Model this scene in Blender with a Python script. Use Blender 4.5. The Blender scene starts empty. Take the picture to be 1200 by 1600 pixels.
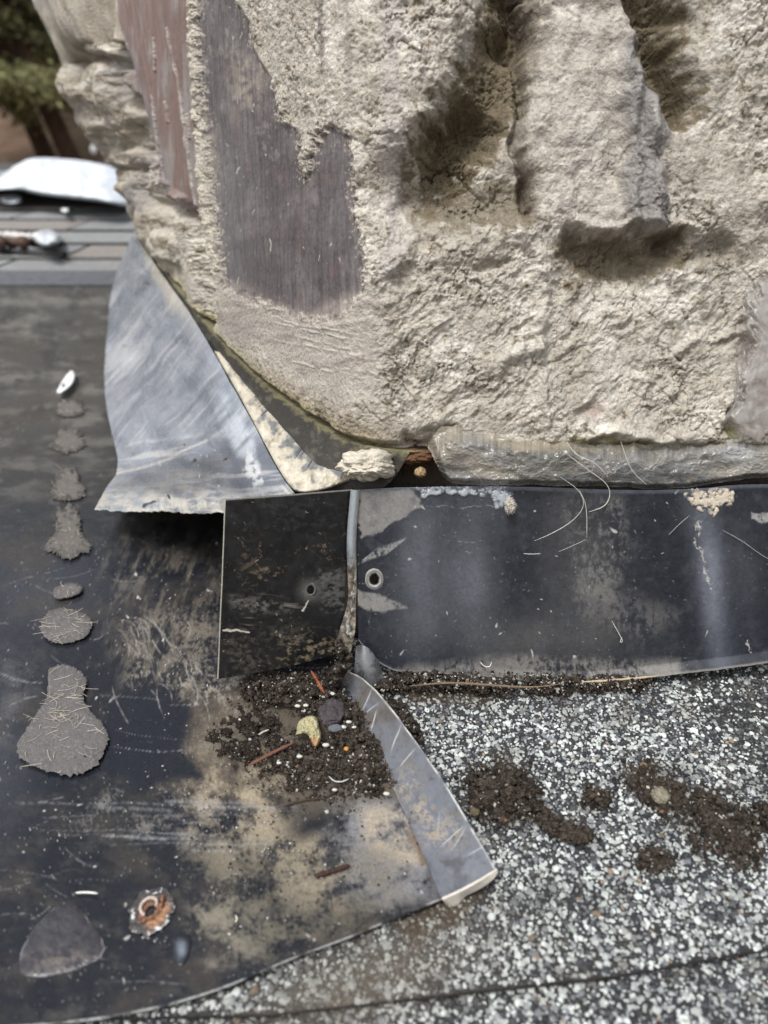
import bpy, math, random
import numpy as np
random.seed(7)
RNG = np.random.default_rng(11)
sc = bpy.context.scene
COL = sc.collection
R = math.radians
# ---------------------------------------------------------------- camera, sky, sun, exposure
PITCH = R(12.57)
CAMP = np.array([0.0, -0.45, 0.21])
F = 1155.6
cd = bpy.data.cameras.new('camera'); cam = bpy.data.objects.new('camera', cd); COL.objects.link(cam)
cam.location = CAMP; cam.rotation_euler = (R(90) - PITCH, 0, 0)
cd.sensor_fit = 'VERTICAL'; cd.sensor_height = 36; cd.lens = 26
cd.clip_start = 0.01; cd.clip_end = 500
cd.dof.use_dof = True; cd.dof.focus_distance = 0.47; cd.dof.aperture_fstop = 6.0
sc.camera = cam
SUN_EL, SUN_AZ = R(50), R(205)          # azimuth clockwise from +Y : light comes from the viewer's left, over the shoulder
w = bpy.data.worlds.new('World'); sc.world = w; w.use_nodes = True
nt = w.node_tree; bg = nt.nodes['Background']
sky = nt.nodes.new('ShaderNodeTexSky'); sky.sky_type = 'NISHITA'; sky.sun_disc = False
sky.sun_elevation = SUN_EL; sky.sun_rotation = SUN_AZ; sky.air_density = 1.0; sky.dust_density = 3.0; sky.ozone_density = 1.0
hs = nt.nodes.new('ShaderNodeHueSaturation'); hs.inputs['Saturation'].default_value = 0.30
nt.links.new(sky.outputs[0], hs.inputs['Color']); nt.links.new(hs.outputs[0], bg.inputs[0])
bg.inputs[1].default_value = 0.15
sd = bpy.data.lights.new('sun', 'SUN'); sd.energy = 1.5; sd.angle = R(14); sd.color = (1, 0.965, 0.92)
so = bpy.data.objects.new('sun', sd); COL.objects.link(so)
so.rotation_euler = (R(90) - SUN_EL, 0, math.pi - SUN_AZ)
sc.view_settings.view_transform = 'Standard'; sc.view_settings.look = 'None'
sc.view_settings.gamma = 1; sc.view_settings.use_curve_mapping = False
sc.view_settings.exposure = 0.55

# ---------------------------------------------------------------- geometry of the place
SL = 1 / 3.0                                # 4:12 roof, rises away from the viewer
cs, sn = 1 / math.sqrt(1 + SL * SL), SL / math.sqrt(1 + SL * SL)
RN = np.array([0, -sn, cs]); RT = np.array([0, cs, sn])
FW = np.array([0, math.cos(PITCH), -math.sin(PITCH)]); UP = np.array([0, math.sin(PITCH), math.cos(PITCH)])
def ray(px, py):
    a = (np.asarray(px, float) - 600) / F; b = (800 - np.asarray(py, float)) / F
    return np.stack([a, FW[1] + b * UP[1], FW[2] + b * UP[2]], -1)
def on_roof(px, py, h=0.0):
    d = ray(px, py); k = (np.asarray(h) - CAMP @ RN) / (d @ RN)
    return CAMP + d * k[..., None]
def on_y(px, py, Y):
    d = ray(px, py); k = (np.asarray(Y) - CAMP[1]) / d[..., 1]
    return CAMP + d * k[..., None]
def proj(P):
    q = P - CAMP; z = q @ FW
    return 600 + F * q[..., 0] / z, 800 - F * (q @ UP) / z
def roofpt(x, t, h=0.0):
    x, t, h = np.broadcast_arrays(np.asarray(x, float), t, h)
    return np.stack([x, t * cs - h * sn, t * sn + h * cs], -1)

# ---------------------------------------------------------------- numpy noise
def _h(ix, iy, seed):
    a = (ix.astype(np.int64) * 374761393 + iy.astype(np.int64) * 668265263 + seed * 974711) & 0xFFFFFFFF
    a = ((a ^ (a >> 13)) * 1274126177) & 0xFFFFFFFF
    a = ((a ^ (a >> 16)) * 2246822519) & 0xFFFFFFFF
    return (a ^ (a >> 15)) & 0xFFFFFFFF
def perlin(x, y, seed=0):
    x0 = np.floor(x); y0 = np.floor(y); fx = x - x0; fy = y - y0
    u = fx * fx * fx * (fx * (fx * 6 - 15) + 10); v = fy * fy * fy * (fy * (fy * 6 - 15) + 10)
    def g(dx, dy):
        a = _h(x0 + dx, y0 + dy, seed) * (2 * math.pi / 4294967296.0)
        return np.cos(a) * (fx - dx) + np.sin(a) * (fy - dy)
    n0 = g(0, 0) * (1 - u) + g(1, 0) * u; n1 = g(0, 1) * (1 - u) + g(1, 1) * u
    return (n0 * (1 - v) + n1 * v) * 1.5
def fbm(x, y, o=4, seed=0, gain=0.5, ridged=False):
    s = 0; a = 1; t = 0
    for i in range(o):
        n = perlin(x, y, seed + i * 17)
        if ridged: n = 1 - 2 * np.abs(n)
        s = s + a * n; t += a; a *= gain; x = x * 2.03 + 3.1; y = y * 2.03 - 1.7
    return s / t
def worley(x, y, seed=0):
    x0 = np.floor(x); y0 = np.floor(y); f1 = np.full(x.shape, 9.0); idd = np.zeros(x.shape)
    for dx in (-1, 0, 1):
        for dy in (-1, 0, 1):
            h = _h(x0 + dx, y0 + dy, seed)
            cx = x0 + dx + (h & 0xFFFF) / 65536.0; cy = y0 + dy + (h >> 16) / 65536.0
            d = np.hypot(x - cx, y - cy); m = d < f1
            f1 = np.where(m, d, f1); idd = np.where(m, ((h * 7919) & 0xFFFF) / 65536.0, idd)
    return f1, idd
def sm(a, b, x):
    t = np.clip((x - a) / (b - a), 0, 1); return t * t * (3 - 2 * t)
def dline(px, py, pts):
    d = np.full(np.shape(px), 1e9)
    for (ax, ay), (bx, by) in zip(pts[:-1], pts[1:]):
        ex, ey = bx - ax, by - ay; L = ex * ex + ey * ey + 1e-9
        t = np.clip(((px - ax) * ex + (py - ay) * ey) / L, 0, 1)
        d = np.minimum(d, np.hypot(px - ax - t * ex, py - ay - t * ey))
    return d
def cap(px, py, pts, r, soft=1.0):
    return 1 - sm(r * (1 - soft), r, dline(px, py, pts))
def poly(px, py, pts, soft=6):
    ins = np.zeros(np.shape(px), bool); q = pts + [pts[0]]
    for (ax, ay), (bx, by) in zip(q[:-1], q[1:]):
        if ay == by: continue
        c = ((ay > py) != (by > py)) & (px < (bx - ax) * (py - ay) / (by - ay) + ax)
        ins ^= c
    d = dline(px, py, q); d = np.where(ins, d, -d)
    return sm(-soft, soft, d)
def blob(px, py, cx, cy, rx, ry, a=0):
    c, s = math.cos(R(a)), math.sin(R(a)); dx, dy = px - cx, py - cy
    return np.exp(-(((dx * c + dy * s) / rx) ** 2 + ((-dx * s + dy * c) / ry) ** 2))
def specks(px, py, sc, seed, dens=.5, rmax=.3, asp=1.0):
    """irregular scattered flecks : few large, many tiny"""
    ax, ay = px * sc + .5 * perlin(px * sc * .9, py * sc * .9, seed + 3), py * sc * asp + .5 * perlin(px * sc * .9 + 9, py * sc * .9, seed + 4)
    f, i = worley(ax, ay, seed); r = rmax * ((i * 53.7) % 1) ** 3 + .02; dn = fbm(px * sc * .12, py * sc * .12, 3, seed + 5) * .9 + dens
    f = f * (1 + .5 * perlin(ax * 3, ay * 3, seed + 6))
    return sm(r, r * .45, f) * (((i * 17.3) % 1) < dn)
def flood(m, si, sj):
    cur = np.zeros_like(m); cur[si, sj] = True
    for _ in range(3000):
        n = cur.copy(); n[1:] |= cur[:-1]; n[:-1] |= cur[1:]; n[:, 1:] |= cur[:, :-1]; n[:, :-1] |= cur[:, 1:]; n &= m
        if n.sum() == cur.sum(): break
        cur = n
    return cur
def mx(c, col, m):
    return c * (1 - m[..., None]) + np.asarray(col) * m[..., None]
def mxv(a, b, m): return a * (1 - m) + b * m

# ---------------------------------------------------------------- mesh helpers
def tag(o, label=None, cat=None, group=None, kind=None):
    if label: o['label'] = label
    if cat: o['category'] = cat
    if group: o['group'] = group
    if kind: o['kind'] = kind
    return o
def link(name, me, mat, parent=None):
    o = bpy.data.objects.new(name, me); COL.objects.link(o)
    if mat: me.materials.append(mat)
    if parent:
        o.parent = parent; o.matrix_parent_inverse = parent.matrix_world.inverted()
    return o
def empty(name, loc):
    o = bpy.data.objects.new(name, None); COL.objects.link(o); o.location = loc
    o.empty_display_size = 0.02; bpy.context.view_layer.update(); return o
def mesh_np(name, V, Fc, col=None, smooth=True):
    V = np.ascontiguousarray(V, np.float32).reshape(-1, 3); Fc = np.ascontiguousarray(Fc, np.int32); k = Fc.shape[1]
    me = bpy.data.meshes.new(name)
    me.vertices.add(len(V)); me.vertices.foreach_set('co', V.ravel())
    me.loops.add(Fc.size); me.loops.foreach_set('vertex_index', Fc.ravel())
    me.polygons.add(len(Fc)); me.polygons.foreach_set('loop_start', np.arange(0, Fc.size, k, dtype=np.int32))
    me.polygons.foreach_set('use_smooth', np.full(len(Fc), smooth))
    if col is not None:
        c = np.ascontiguousarray(col, np.float32).reshape(-1, 4)
        at = me.color_attributes.new('Col', 'FLOAT_COLOR', 'POINT'); at.data.foreach_set('color', c.ravel())
    me.update(calc_edges=True); return me
def grid_faces(nv, nu, wrap=False):
    i = np.arange(nv - 1)[:, None] * nu; j = np.arange(nu - 1 if not wrap else nu)[None, :]
    j2 = (j + 1) % nu
    return np.stack([i + j, i + j2, i + nu + j2, i + nu + j], -1).reshape(-1, 4)
def grid(name, P, col=None, mat=None, parent=None, thick=0, flip=False, mask=None):
    nv, nu = P.shape[:2]; fc = grid_faces(nv, nu)
    if mask is not None:
        fc = fc[mask[:-1, :-1].reshape(-1)]
        used = np.unique(fc); remap = np.zeros(nv * nu, np.int32); remap[used] = np.arange(len(used))
        fc = remap[fc]; P = P.reshape(-1, 3)[used]; col = col.reshape(-1, 4)[used] if col is not None else None
    if flip: fc = fc[:, ::-1]
    o = link(name, mesh_np(name, P, fc, col), mat, parent)
    if thick:
        m = o.modifiers.new('thickness', 'SOLIDIFY'); m.thickness = thick; m.offset = -1
    return o
def rs(pts, n):
    pts = np.asarray(pts, float); d = np.r_[0, np.cumsum(np.linalg.norm(np.diff(pts, axis=0), axis=1))]
    t = np.linspace(0, d[-1], n) if np.isscalar(n) else np.asarray(n) * d[-1]
    return np.stack([np.interp(t, d, pts[:, k]) for k in range(pts.shape[1])], -1)
def smooth_pts(pts, it=2):
    pts = np.asarray(pts, float)
    for _ in range(it):
        a = pts[:-1] * .75 + pts[1:] * .25; b = pts[:-1] * .25 + pts[1:] * .75
        q = np.empty((2 * len(a), pts.shape[1])); q[0::2] = a; q[1::2] = b
        pts = np.vstack([pts[:1], q, pts[-1:]])
    return pts
def coons(bot, top, left, right, nu, nv):
    U = np.linspace(0, 1, nu) if np.isscalar(nu) else nu; Vv = np.linspace(0, 1, nv) if np.isscalar(nv) else nv
    b, t, l, r = rs(bot, U), rs(top, U), rs(left, Vv), rs(right, Vv)
    u = U[None, :, None]; v = Vv[:, None, None]
    return ((1 - v) * b[None] + v * t[None] + (1 - u) * l[:, None] + u * r[:, None]
            - ((1 - u) * (1 - v) * b[0] + u * (1 - v) * b[-1] + (1 - u) * v * t[0] + u * v * t[-1]))
def ruled(A, B, nu, nv):
    U = np.linspace(0, 1, nu); a, b = rs(A, U), rs(B, U); v = np.linspace(0, 1, nv)[:, None, None]
    return a[None] * (1 - v) + b[None] * v
def C(rgb, rough, shape=None):
    """rgb array (...,3) + roughness -> (...,4)"""
    return np.concatenate([np.clip(rgb, 0.001, 1), np.broadcast_to(np.asarray(rough, float), rgb.shape[:-1])[..., None]], -1)
def flat(shape, rgb): return np.broadcast_to(np.asarray(rgb, float), tuple(shape) + (3,)).copy()
def tube_np(pts, r, k=5):
    pts = np.asarray(pts, float); n = len(pts)
    r = np.broadcast_to(np.asarray(r, float), (n,))
    T = np.gradient(pts, axis=0); T /= np.linalg.norm(T, axis=1)[:, None] + 1e-12
    A = np.cross(T, [0.3, 0.2, 0.93]); A /= np.linalg.norm(A, axis=1)[:, None] + 1e-12; B = np.cross(T, A)
    th = np.arange(k) * 2 * math.pi / k
    V = pts[:, None] + r[:, None, None] * (A[:, None] * np.cos(th)[None, :, None] + B[:, None] * np.sin(th)[None, :, None])
    return V.reshape(-1, 3), grid_faces(n, k, wrap=True)
class Bag:
    def __init__(s): s.v = []; s.f = []; s.c = []; s.n = 0
    def add(s, V, Fc, col=None):
        s.v.append(V); s.f.append(Fc + s.n); s.n += len(V)
        if col is not None: s.c.append(np.broadcast_to(np.asarray(col, float), (len(V), 4)))
    def make(s, name, mat, parent=None, smooth=True):
        return link(name, mesh_np(name, np.vstack(s.v), np.vstack(s.f), np.vstack(s.c) if s.c else None, smooth), mat, parent)
# little stones: a few faceted templates
def ico():
    t = (1 + 5 ** .5) / 2
    v = np.array([(-1, t, 0), (1, t, 0), (-1, -t, 0), (1, -t, 0), (0, -1, t), (0, 1, t), (0, -1, -t), (0, 1, -t), (t, 0, -1), (t, 0, 1), (-t, 0, -1), (-t, 0, 1)], float)
    f = np.array([(0, 11, 5), (0, 5, 1), (0, 1, 7), (0, 7, 10), (0, 10, 11), (1, 5, 9), (5, 11, 4), (11, 10, 2), (10, 7, 6), (7, 1, 8), (3, 9, 4), (3, 4, 2), (3, 2, 6), (3, 6, 8), (3, 8, 9), (4, 9, 5), (2, 4, 11), (6, 2, 10), (8, 6, 7), (9, 8, 1)])
    return v / np.linalg.norm(v[0]), f
ICV, ICF = ico()
TPL = [ICV * (1 + RNG.uniform(-.32, .32, (12, 1))) for _ in range(14)]
def stones(pos, size, col, flatz=0.55, basis=None):
    """pos (n,3), size (n,), col (n,4) -> verts, tris, cols ; stones lie on the roof plane"""
    n = len(pos); V = np.stack(TPL)[RNG.integers(0, len(TPL), n)]
    q = RNG.normal(size=(n, 4)); q /= np.linalg.norm(q, axis=1)[:, None]; a, b, c, d = q.T
    M = np.stack([np.stack([a*a+b*b-c*c-d*d, 2*(b*c-a*d), 2*(b*d+a*c)], -1), np.stack([2*(b*c+a*d), a*a-b*b+c*c-d*d, 2*(c*d-a*b)], -1), np.stack([2*(b*d-a*c), 2*(c*d+a*b), a*a-b*b-c*c+d*d], -1)], 1)
    sc3 = RNG.uniform(.65, 1.3, (n, 1, 3)); V = np.einsum('nij,nkj->nki', M, V * sc3)
    V[..., 2] *= flatz; V *= size[:, None, None]
    X = np.array([1, 0, 0.]); V = V[..., :1] * X + V[..., 1:2] * RT + V[..., 2:3] * RN
    V = V + pos[:, None]
    Fc = (ICF[None] + (np.arange(n) * 12)[:, None, None]).reshape(-1, 3)
    return V.reshape(-1, 3), Fc, np.repeat(col, 12, axis=0)

# ---------------------------------------------------------------- materials
def N(nt, t, **k):
    n = nt.nodes.new(t)
    for a, b in k.items(): setattr(n, a, b)
    return n
def vcmat(name, b1=(1500, .3), b2=(300, .3), dist=0.0004, vary=0.25, vscale=600, spec=0.5, coat=0.0, metal=0.0, trans=0.0, sss=0.0, alpha=1.0, streak=None, rvary=0.15):
    m = bpy.data.materials.new(name); m.use_nodes = True; nt = m.node_tree; L = nt.links
    p = nt.nodes['Principled BSDF']; at = N(nt, 'ShaderNodeAttribute', attribute_name='Col')
    tc = N(nt, 'ShaderNodeTexCoord'); mp = N(nt, 'ShaderNodeMapping'); L.new(tc.outputs['Object'], mp.inputs[0])
    if streak: mp.inputs['Scale'].default_value = streak
    n1 = N(nt, 'ShaderNodeTexNoise'); n1.inputs['Scale'].default_value = b1[0]; n1.inputs['Detail'].default_value = 4
    n2 = N(nt, 'ShaderNodeTexNoise'); n2.inputs['Scale'].default_value = b2[0]; n2.inputs['Detail'].default_value = 5
    n3 = N(nt, 'ShaderNodeTexNoise'); n3.inputs['Scale'].default_value = vscale; n3.inputs['Detail'].default_value = 6; n3.inputs['Roughness'].default_value = .7
    for n in (n1, n2, n3): L.new(mp.outputs[0], n.inputs['Vector'])
    mr = N(nt, 'ShaderNodeMapRange'); mr.inputs[1].default_value = .3; mr.inputs[2].default_value = .7; mr.inputs[3].default_value = 1 - vary; mr.inputs[4].default_value = 1 + vary
    L.new(n3.outputs[0], mr.inputs[0])
    vm = N(nt, 'ShaderNodeVectorMath', operation='SCALE'); L.new(at.outputs['Color'], vm.inputs[0]); L.new(mr.outputs[0], vm.inputs['Scale'])
    L.new(vm.outputs[0], p.inputs['Base Color'])
    rr = N(nt, 'ShaderNodeMapRange'); rr.inputs[1].default_value = .3; rr.inputs[2].default_value = .7; rr.inputs[3].default_value = -rvary; rr.inputs[4].default_value = rvary
    L.new(n2.outputs[0], rr.inputs[0]); ad = N(nt, 'ShaderNodeMath', operation='ADD', use_clamp=True); L.new(at.outputs['Alpha'], ad.inputs[0]); L.new(rr.outputs[0], ad.inputs[1]); L.new(ad.outputs[0], p.inputs['Roughness'])
    bu = N(nt, 'ShaderNodeBump'); bu.inputs['Strength'].default_value = b1[1]; bu.inputs['Distance'].default_value = dist; L.new(n1.outputs[0], bu.inputs['Height'])
    bv = N(nt, 'ShaderNodeBump'); bv.inputs['Strength'].default_value = b2[1]; bv.inputs['Distance'].default_value = dist * 4; L.new(n2.outputs[0], bv.inputs['Height']); L.new(bu.outputs[0], bv.inputs['Normal'])
    L.new(bv.outputs[0], p.inputs['Normal'])
    p.inputs['Specular IOR Level'].default_value = spec; p.inputs['Coat Weight'].default_value = coat; p.inputs['Coat Roughness'].default_value = .15
    p.inputs['Metallic'].default_value = metal; p.inputs['Transmission Weight'].default_value = trans
    p.inputs['Alpha'].default_value = alpha
    if sss: p.inputs['Subsurface Weight'].default_value = sss; p.inputs['Subsurface Radius'].default_value = (.004, .003, .002); p.inputs['Subsurface Scale'].default_value = 1
    return m
M_mortar = vcmat('rough_mortar', (1400, .75), (420, .7), .0006, .22, 520, spec=.25)
M_brick = vcmat('smeared_brick', (900, .35), (300, .25), .0003, .35, 260, spec=.35, streak=(1, 1, .14))
M_metal = vcmat('coated_flashing', (1200, .12), (180, .10), .0002, .22, 500, spec=.5)
M_blue = vcmat('bare_side_flashing', (900, .10), (60, .12), .0003, .12, 300, spec=.6)
M_sheet = vcmat('black_sheet', (1500, .22), (120, .16), .0003, .3, 700, spec=.42)
M_sealant = vcmat('clear_sealant', (500, .08), (120, .12), .0003, .12, 120, spec=.5, coat=.4, trans=.12, alpha=.66)
M_cream = vcmat('old_sealant', (700, .3), (200, .3), .0004, .15, 300, spec=.4)
M_soil = vcmat('soil', (1800, .8), (500, .6), .0005, .45, 900, spec=.15)
M_stone = vcmat('mineral_granule', (2500, .3), (900, .2), .0002, .15, 1500, spec=.4)
M_shingle = vcmat('shingle_base', (1300, .8), (400, .6), .0006, .5, 700, spec=.2)
M_felt = vcmat('grey_felt', (2500, .9), (700, .5), .0004, .35, 1500, spec=.15)
M_fibre = vcmat('fibre', (500, 0), (100, 0), .0002, .1, 300, spec=.4)
M_far = vcmat('weathered_shingle', (150, .4), (30, .3), .002, .35, 120, spec=.3)
M_snow = vcmat('snow', (60, .08), (15, .08), .004, .04, 40, spec=.3, sss=.3)
M_land = vcmat('forest_floor', (3, .3), (.5, .3), .1, .35, 2.0, spec=.1)
M_bark = vcmat('bark', (14, .6), (3, .5), .03, .35, 6, spec=.1)
M_leaf = vcmat('needles', (3, .1), (1, .1), .02, .3, 1.2, spec=.2)
M_twig = vcmat('twig', (900, .5), (300, .4), .0004, .35, 600, spec=.25)
M_rust = vcmat('rust', (900, .6), (300, .5), .0004, .4, 600, spec=.3)

# ================================================================ THE SETTING
# hillside
gx = np.concatenate([-np.geomspace(2, 150, 30)[::-1], np.linspace(-1.5, 1.5, 5), np.geomspace(2, 150, 30)])
gy = np.concatenate([np.linspace(-150, -5, 15), np.linspace(-2, 60, 90), np.geomspace(64, 200, 12)])
X, Y = np.meshgrid(gx, gy)
def land_z(X, Y):
    return -3 + .6 * np.maximum(0, Y - 5) + .25 * fbm(X * .25, Y * .25, 4, 3) * sm(4, 9, Y)
Z = land_z(X, Y)
nn = fbm(X * .4, Y * .4, 4, 5)
c = flat(X.shape, (.14, .092, .066)); c = mx(c, (.21, .155, .115), sm(.0, .4, nn)); c = mx(c, (.06, .07, .025), sm(.1, .5, -nn))
grid('hillside', np.stack([X, Y, Z], -1), C(c, .95), M_land)['kind'] = 'structure'

# roof deck: both slopes
RIDGE = 3.15
def t_of(px, py, h=0): return float(on_roof(px, py, h) @ RT)
v = np.array([roofpt(-4, -2.6), roofpt(4, -2.6), roofpt(4, RIDGE), roofpt(-4, RIDGE)])
back = v[3] + np.array([0, 3, -1.0]); back2 = v[2] + np.array([0, 3, -1.0])
V = np.vstack([v, back2, back]); Vb = V - np.array([0, 0, .12]); V[:, 2] -= .012
fc = [(0, 1, 2, 3), (3, 2, 4, 5), (7, 6, 9, 8)[::-1][::-1], (9, 8, 10, 11), (0, 6, 7, 1), (5, 4, 10, 11), (0, 3, 9, 6), (1, 7, 8, 2), (3, 5, 11, 9), (2, 8, 10, 4)]
me = mesh_np('roof', np.vstack([V, Vb]), np.array(fc), np.tile([.07, .07, .07, .9], (12, 1)), False)
link('roof', me, M_far)['kind'] = 'structure'

# ================================================================ SHINGLES near the viewer with loose granules
# coordinates on the roof: x, t (t = 0 under the apron)
def shingle_edge_t(x):        # front edge of the upper shingle, seen lower right
    return np.interp(x, [-.6, -.05, .10, .2, .8], [t_of(300, 1640), t_of(520, 1595), t_of(870, 1535), t_of(1200, 1475), t_of(1200, 1475) + .04])
def granule_col(n, px, py):
    r = RNG.random(n); k = RNG.random((n, 1))
    c = np.where(r[:, None] < .48, np.array([.50, .53, .51]) * (.55 + .65 * k),
        np.where(r[:, None] < .72, np.array([.17, .18, .19]) * (.5 + 1.2 * k),
        np.where(r[:, None] < .99, np.array([.045, .048, .055]) * (.6 + .9 * k), np.array([.26, .19, .13]) * (.6 + .7 * k))))
    return c
DIRT = [([(790, 1235)], 62), ([(840, 1265), (880, 1300), (915, 1305)], 16), ([(930, 1245)], 26), ([(1010, 1215), (1050, 1245)], 36), ([(1100, 1262), (1160, 1320)], 42),
        ([(640, 1075), (760, 1078)], 34), ([(600, 1110), (640, 1160)], 30), ([(1200, 1275)], 26), ([(1030, 1345)], 24), ([(730, 1400), (650, 1450)], 34)]
def dirt_mask(px, py):
    m = np.zeros(np.shape(px)); wx = px + 14 * perlin(px * .03, py * .03, 4); wy = py + 12 * perlin(px * .03, py * .03, 9)
    for pts, r in DIRT:
        m = np.maximum(m, 1 - sm(r * .35, r, dline(wx, wy, pts if len(pts) > 1 else pts * 2)))
    return m
def make_shingle(name, label, tlo, thi, h0, h1, x0, x1, dens, group):
    root = empty(name, roofpt(.1, 0., h0)); tag(root, label, 'shingle', group)
    nx, ntt = 420, 300
    u = np.linspace(0, 1, nx); v = np.linspace(0, 1, ntt)
    xx = x0 + (x1 - x0) * u[None, :] + 0 * v[:, None]
    lo = tlo(xx); hi = thi(xx); tt = lo + (hi - lo) * v[:, None]
    hh = h1 + (h0 - h1) * v[:, None] + .0005 * fbm(xx * 60, tt * 60, 4, 2)
    hh[0] -= .0020
    P = roofpt(xx, tt, hh); px, py = proj(P)
    d = dirt_mask(px, py); n = fbm(xx * 30, tt * 30, 4, 8)
    c = flat(P.shape[:2], (.035, .035, .038)); c = mx(c, (.055, .042, .03), np.clip(d + sm(.1, .5, n) * .4, 0, 1))
    c = mx(c, (.13, .11, .085), blob(px, py, 560, 1540, 170, 60, -20) * .8)
    c[0] = (.02, .018, .016)
    grid('shingle_mat', P, C(c, .95), M_shingle, root)
    # granules
    n = int(dens * (x1 - x0) * .42); step = 1 / math.sqrt(dens)
    ax = np.arange(x0, x1, step); at_ = np.arange(-.36, .04, step * .9)
    GX, GT = np.meshgrid(ax, at_); GX = GX + (np.arange(len(at_)) % 2)[:, None] * step * .5
    GX = (GX + RNG.uniform(-.38, .38, GX.shape) * step).ravel(); GT = (GT + RNG.uniform(-.38, .38, GT.shape) * step).ravel()
    ok = (GT > tlo(GX) + .0006) & (GT < thi(GX)); GX, GT = GX[ok], GT[ok]
    v = (GT - tlo(GX)) / (thi(GX) - tlo(GX)); H = h1 + (h0 - h1) * v
    P = roofpt(GX, GT, H); px, py = proj(P)
    vis = (px > -80) & (px < 1480) & (py > 1000) & (py < 1760)
    d = dirt_mask(px, py); keep = vis & (RNG.random(len(px)) > d * .62) & (RNG.random(len(px)) > .04)
    # nothing under the black sheet except near its edge
    shm = poly(px, py, [(-200, 900), (480, 900), (530, 1085), (620, 1250), (680, 1390), (520, 1470), (300, 1545), (-200, 1600)], 4)
    keep &= shm < .5
    P, px, py, d = P[keep], px[keep], py[keep], d[keep]; n = len(P)
    col = granule_col(n, px, py)
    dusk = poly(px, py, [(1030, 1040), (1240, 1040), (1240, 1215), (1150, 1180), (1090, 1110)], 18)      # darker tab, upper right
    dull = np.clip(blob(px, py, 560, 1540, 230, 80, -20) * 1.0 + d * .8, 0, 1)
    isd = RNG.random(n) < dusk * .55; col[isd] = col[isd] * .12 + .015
    col = mx(col, (.13, .115, .09), dull * .7); big_ = fbm(px * .012, py * .016, 4, 77); col = col * (1 - .45 * sm(.0, .45, big_))[:, None]; col = mx(col, (.11, .095, .075), sm(.1, .5, fbm(px * .02, py * .02, 4, 78)) * .45)
    size = np.clip(RNG.lognormal(math.log(.00098), .32, n), .0005, .0021)
    P = P + RN * (size * .25)[:, None]
    V, Fc, cc = stones(P, size, C(col, .75), .6)
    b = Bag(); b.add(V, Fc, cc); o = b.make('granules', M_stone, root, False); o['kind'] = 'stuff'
    return root
gp = None
make_shingle('roof_shingle', 'speckled black and white asphalt shingle below the apron flashing, littered with soil', shingle_edge_t,
             lambda x: 0 * x + .035, -.0, .0050, -.12, .42, 290000, gp)
make_shingle('roof_shingle', 'lower speckled shingle at the bottom right corner, overlapped by the one above', lambda x: 0 * x - .36,
             lambda x: shingle_edge_t(x) + .012, -.0015, .004, -.3, .42, 290000, gp)

# ================================================================ BLACK FLASHING SHEET on the left
sheet = empty('flashing_sheet', roofpt(-.2, -.1, 0)); tag(sheet, 'wide black coated sheet on the roof at left, dusty and scratched, right edge upturned', 'flashing sheet')
SH = .010
near = smooth_pts([on_roof(-500, 1640, SH), on_roof(0, 1606, SH), on_roof(120, 1597, SH), on_roof(240, 1577, SH), on_roof(350, 1545, SH), on_roof(450, 1500, SH), on_roof(540, 1468, SH), on_roof(610, 1437, SH), on_roof(690, 1405, SH)], 2)
basec = smooth_pts([on_roof(690, 1405, SH), on_roof(655, 1320, SH), on_roof(620, 1245, SH), on_roof(585, 1175, SH * .9), on_roof(555, 1120, SH * .7), on_roof(532, 1085, SH * .6)], 2)
rightc = np.vstack([basec, [roofpt(-.03, .03, .005), roofpt(-.05, .2, .004), roofpt(-.15, .5, .004), roofpt(-.28, t_of(230, 437, .004), .004)]])
tf = t_of(100, 437, .004)
farc = [roofpt(-1.1, tf, .004), roofpt(-.28, tf, .004)]
leftc = [near[0], roofpt(-.5, -.1, .008), roofpt(-.8, .3, .004), farc[0]]
Uu = np.linspace(0, 1, 820) ** .85; Vv = np.linspace(0, 1, 760) ** 1.45
P = coons(near, farc, leftc, rightc, Uu, Vv)
xx, tt = P[..., 0], P @ RT
P = P + RN * (.0010 * fbm(xx * 14, tt * 14, 3, 21) + .0004 * fbm(xx * 70, tt * 70, 3, 22) * sm(.0, .02, tt + .26))[..., None]
px, py = proj(P)
wx = px + 18 * fbm(px * .012, py * .012, 4, 31); wy = py + 18 * fbm(px * .012, py * .012, 4, 32)
base = flat(px.shape, (.0105, .0120, .0165)); rough = np.full(px.shape, .20)
# matt weathered far part
farm = sm(900, 600, py); base = mx(base, (.060, .057, .050), farm * .9); rough = mxv(rough, .60, farm)
nf = fbm(px * .012, py * .05, 5, 33); base = mx(base, (.14, .135, .12), farm * sm(-.15, .45, nf + .3 * fbm(px * .06, py * .12, 4, 27)) * .8); base = mx(base, (.03, .028, .025), farm * sm(.05, .35, fbm(px * .02, py * .035, 4, 26)) * .7)
lst = poly(wx, wy, [(190, 820), (350, 800), (345, 1060), (300, 1110), (200, 1060), (150, 980), (170, 880)], 30)
s1 = fbm(px * .05 + py * .02, py * .018, 5, 34); ff0_ = fbm(px * .14, py * .09, 4, 25, .7)
base = mx(base, (.13, .115, .095), lst * sm(-.1, .4, s1 + .4 * ff0_) * .8); rough = mxv(rough, .6, lst * .5)
base = mx(base, (.007, .007, .008), poly(wx, wy, [(190, 800), (350, 800), (345, 890), (270, 880), (200, 870)], 25) * .8)  # shade below the side flashing's front edge, put into the colour
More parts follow.
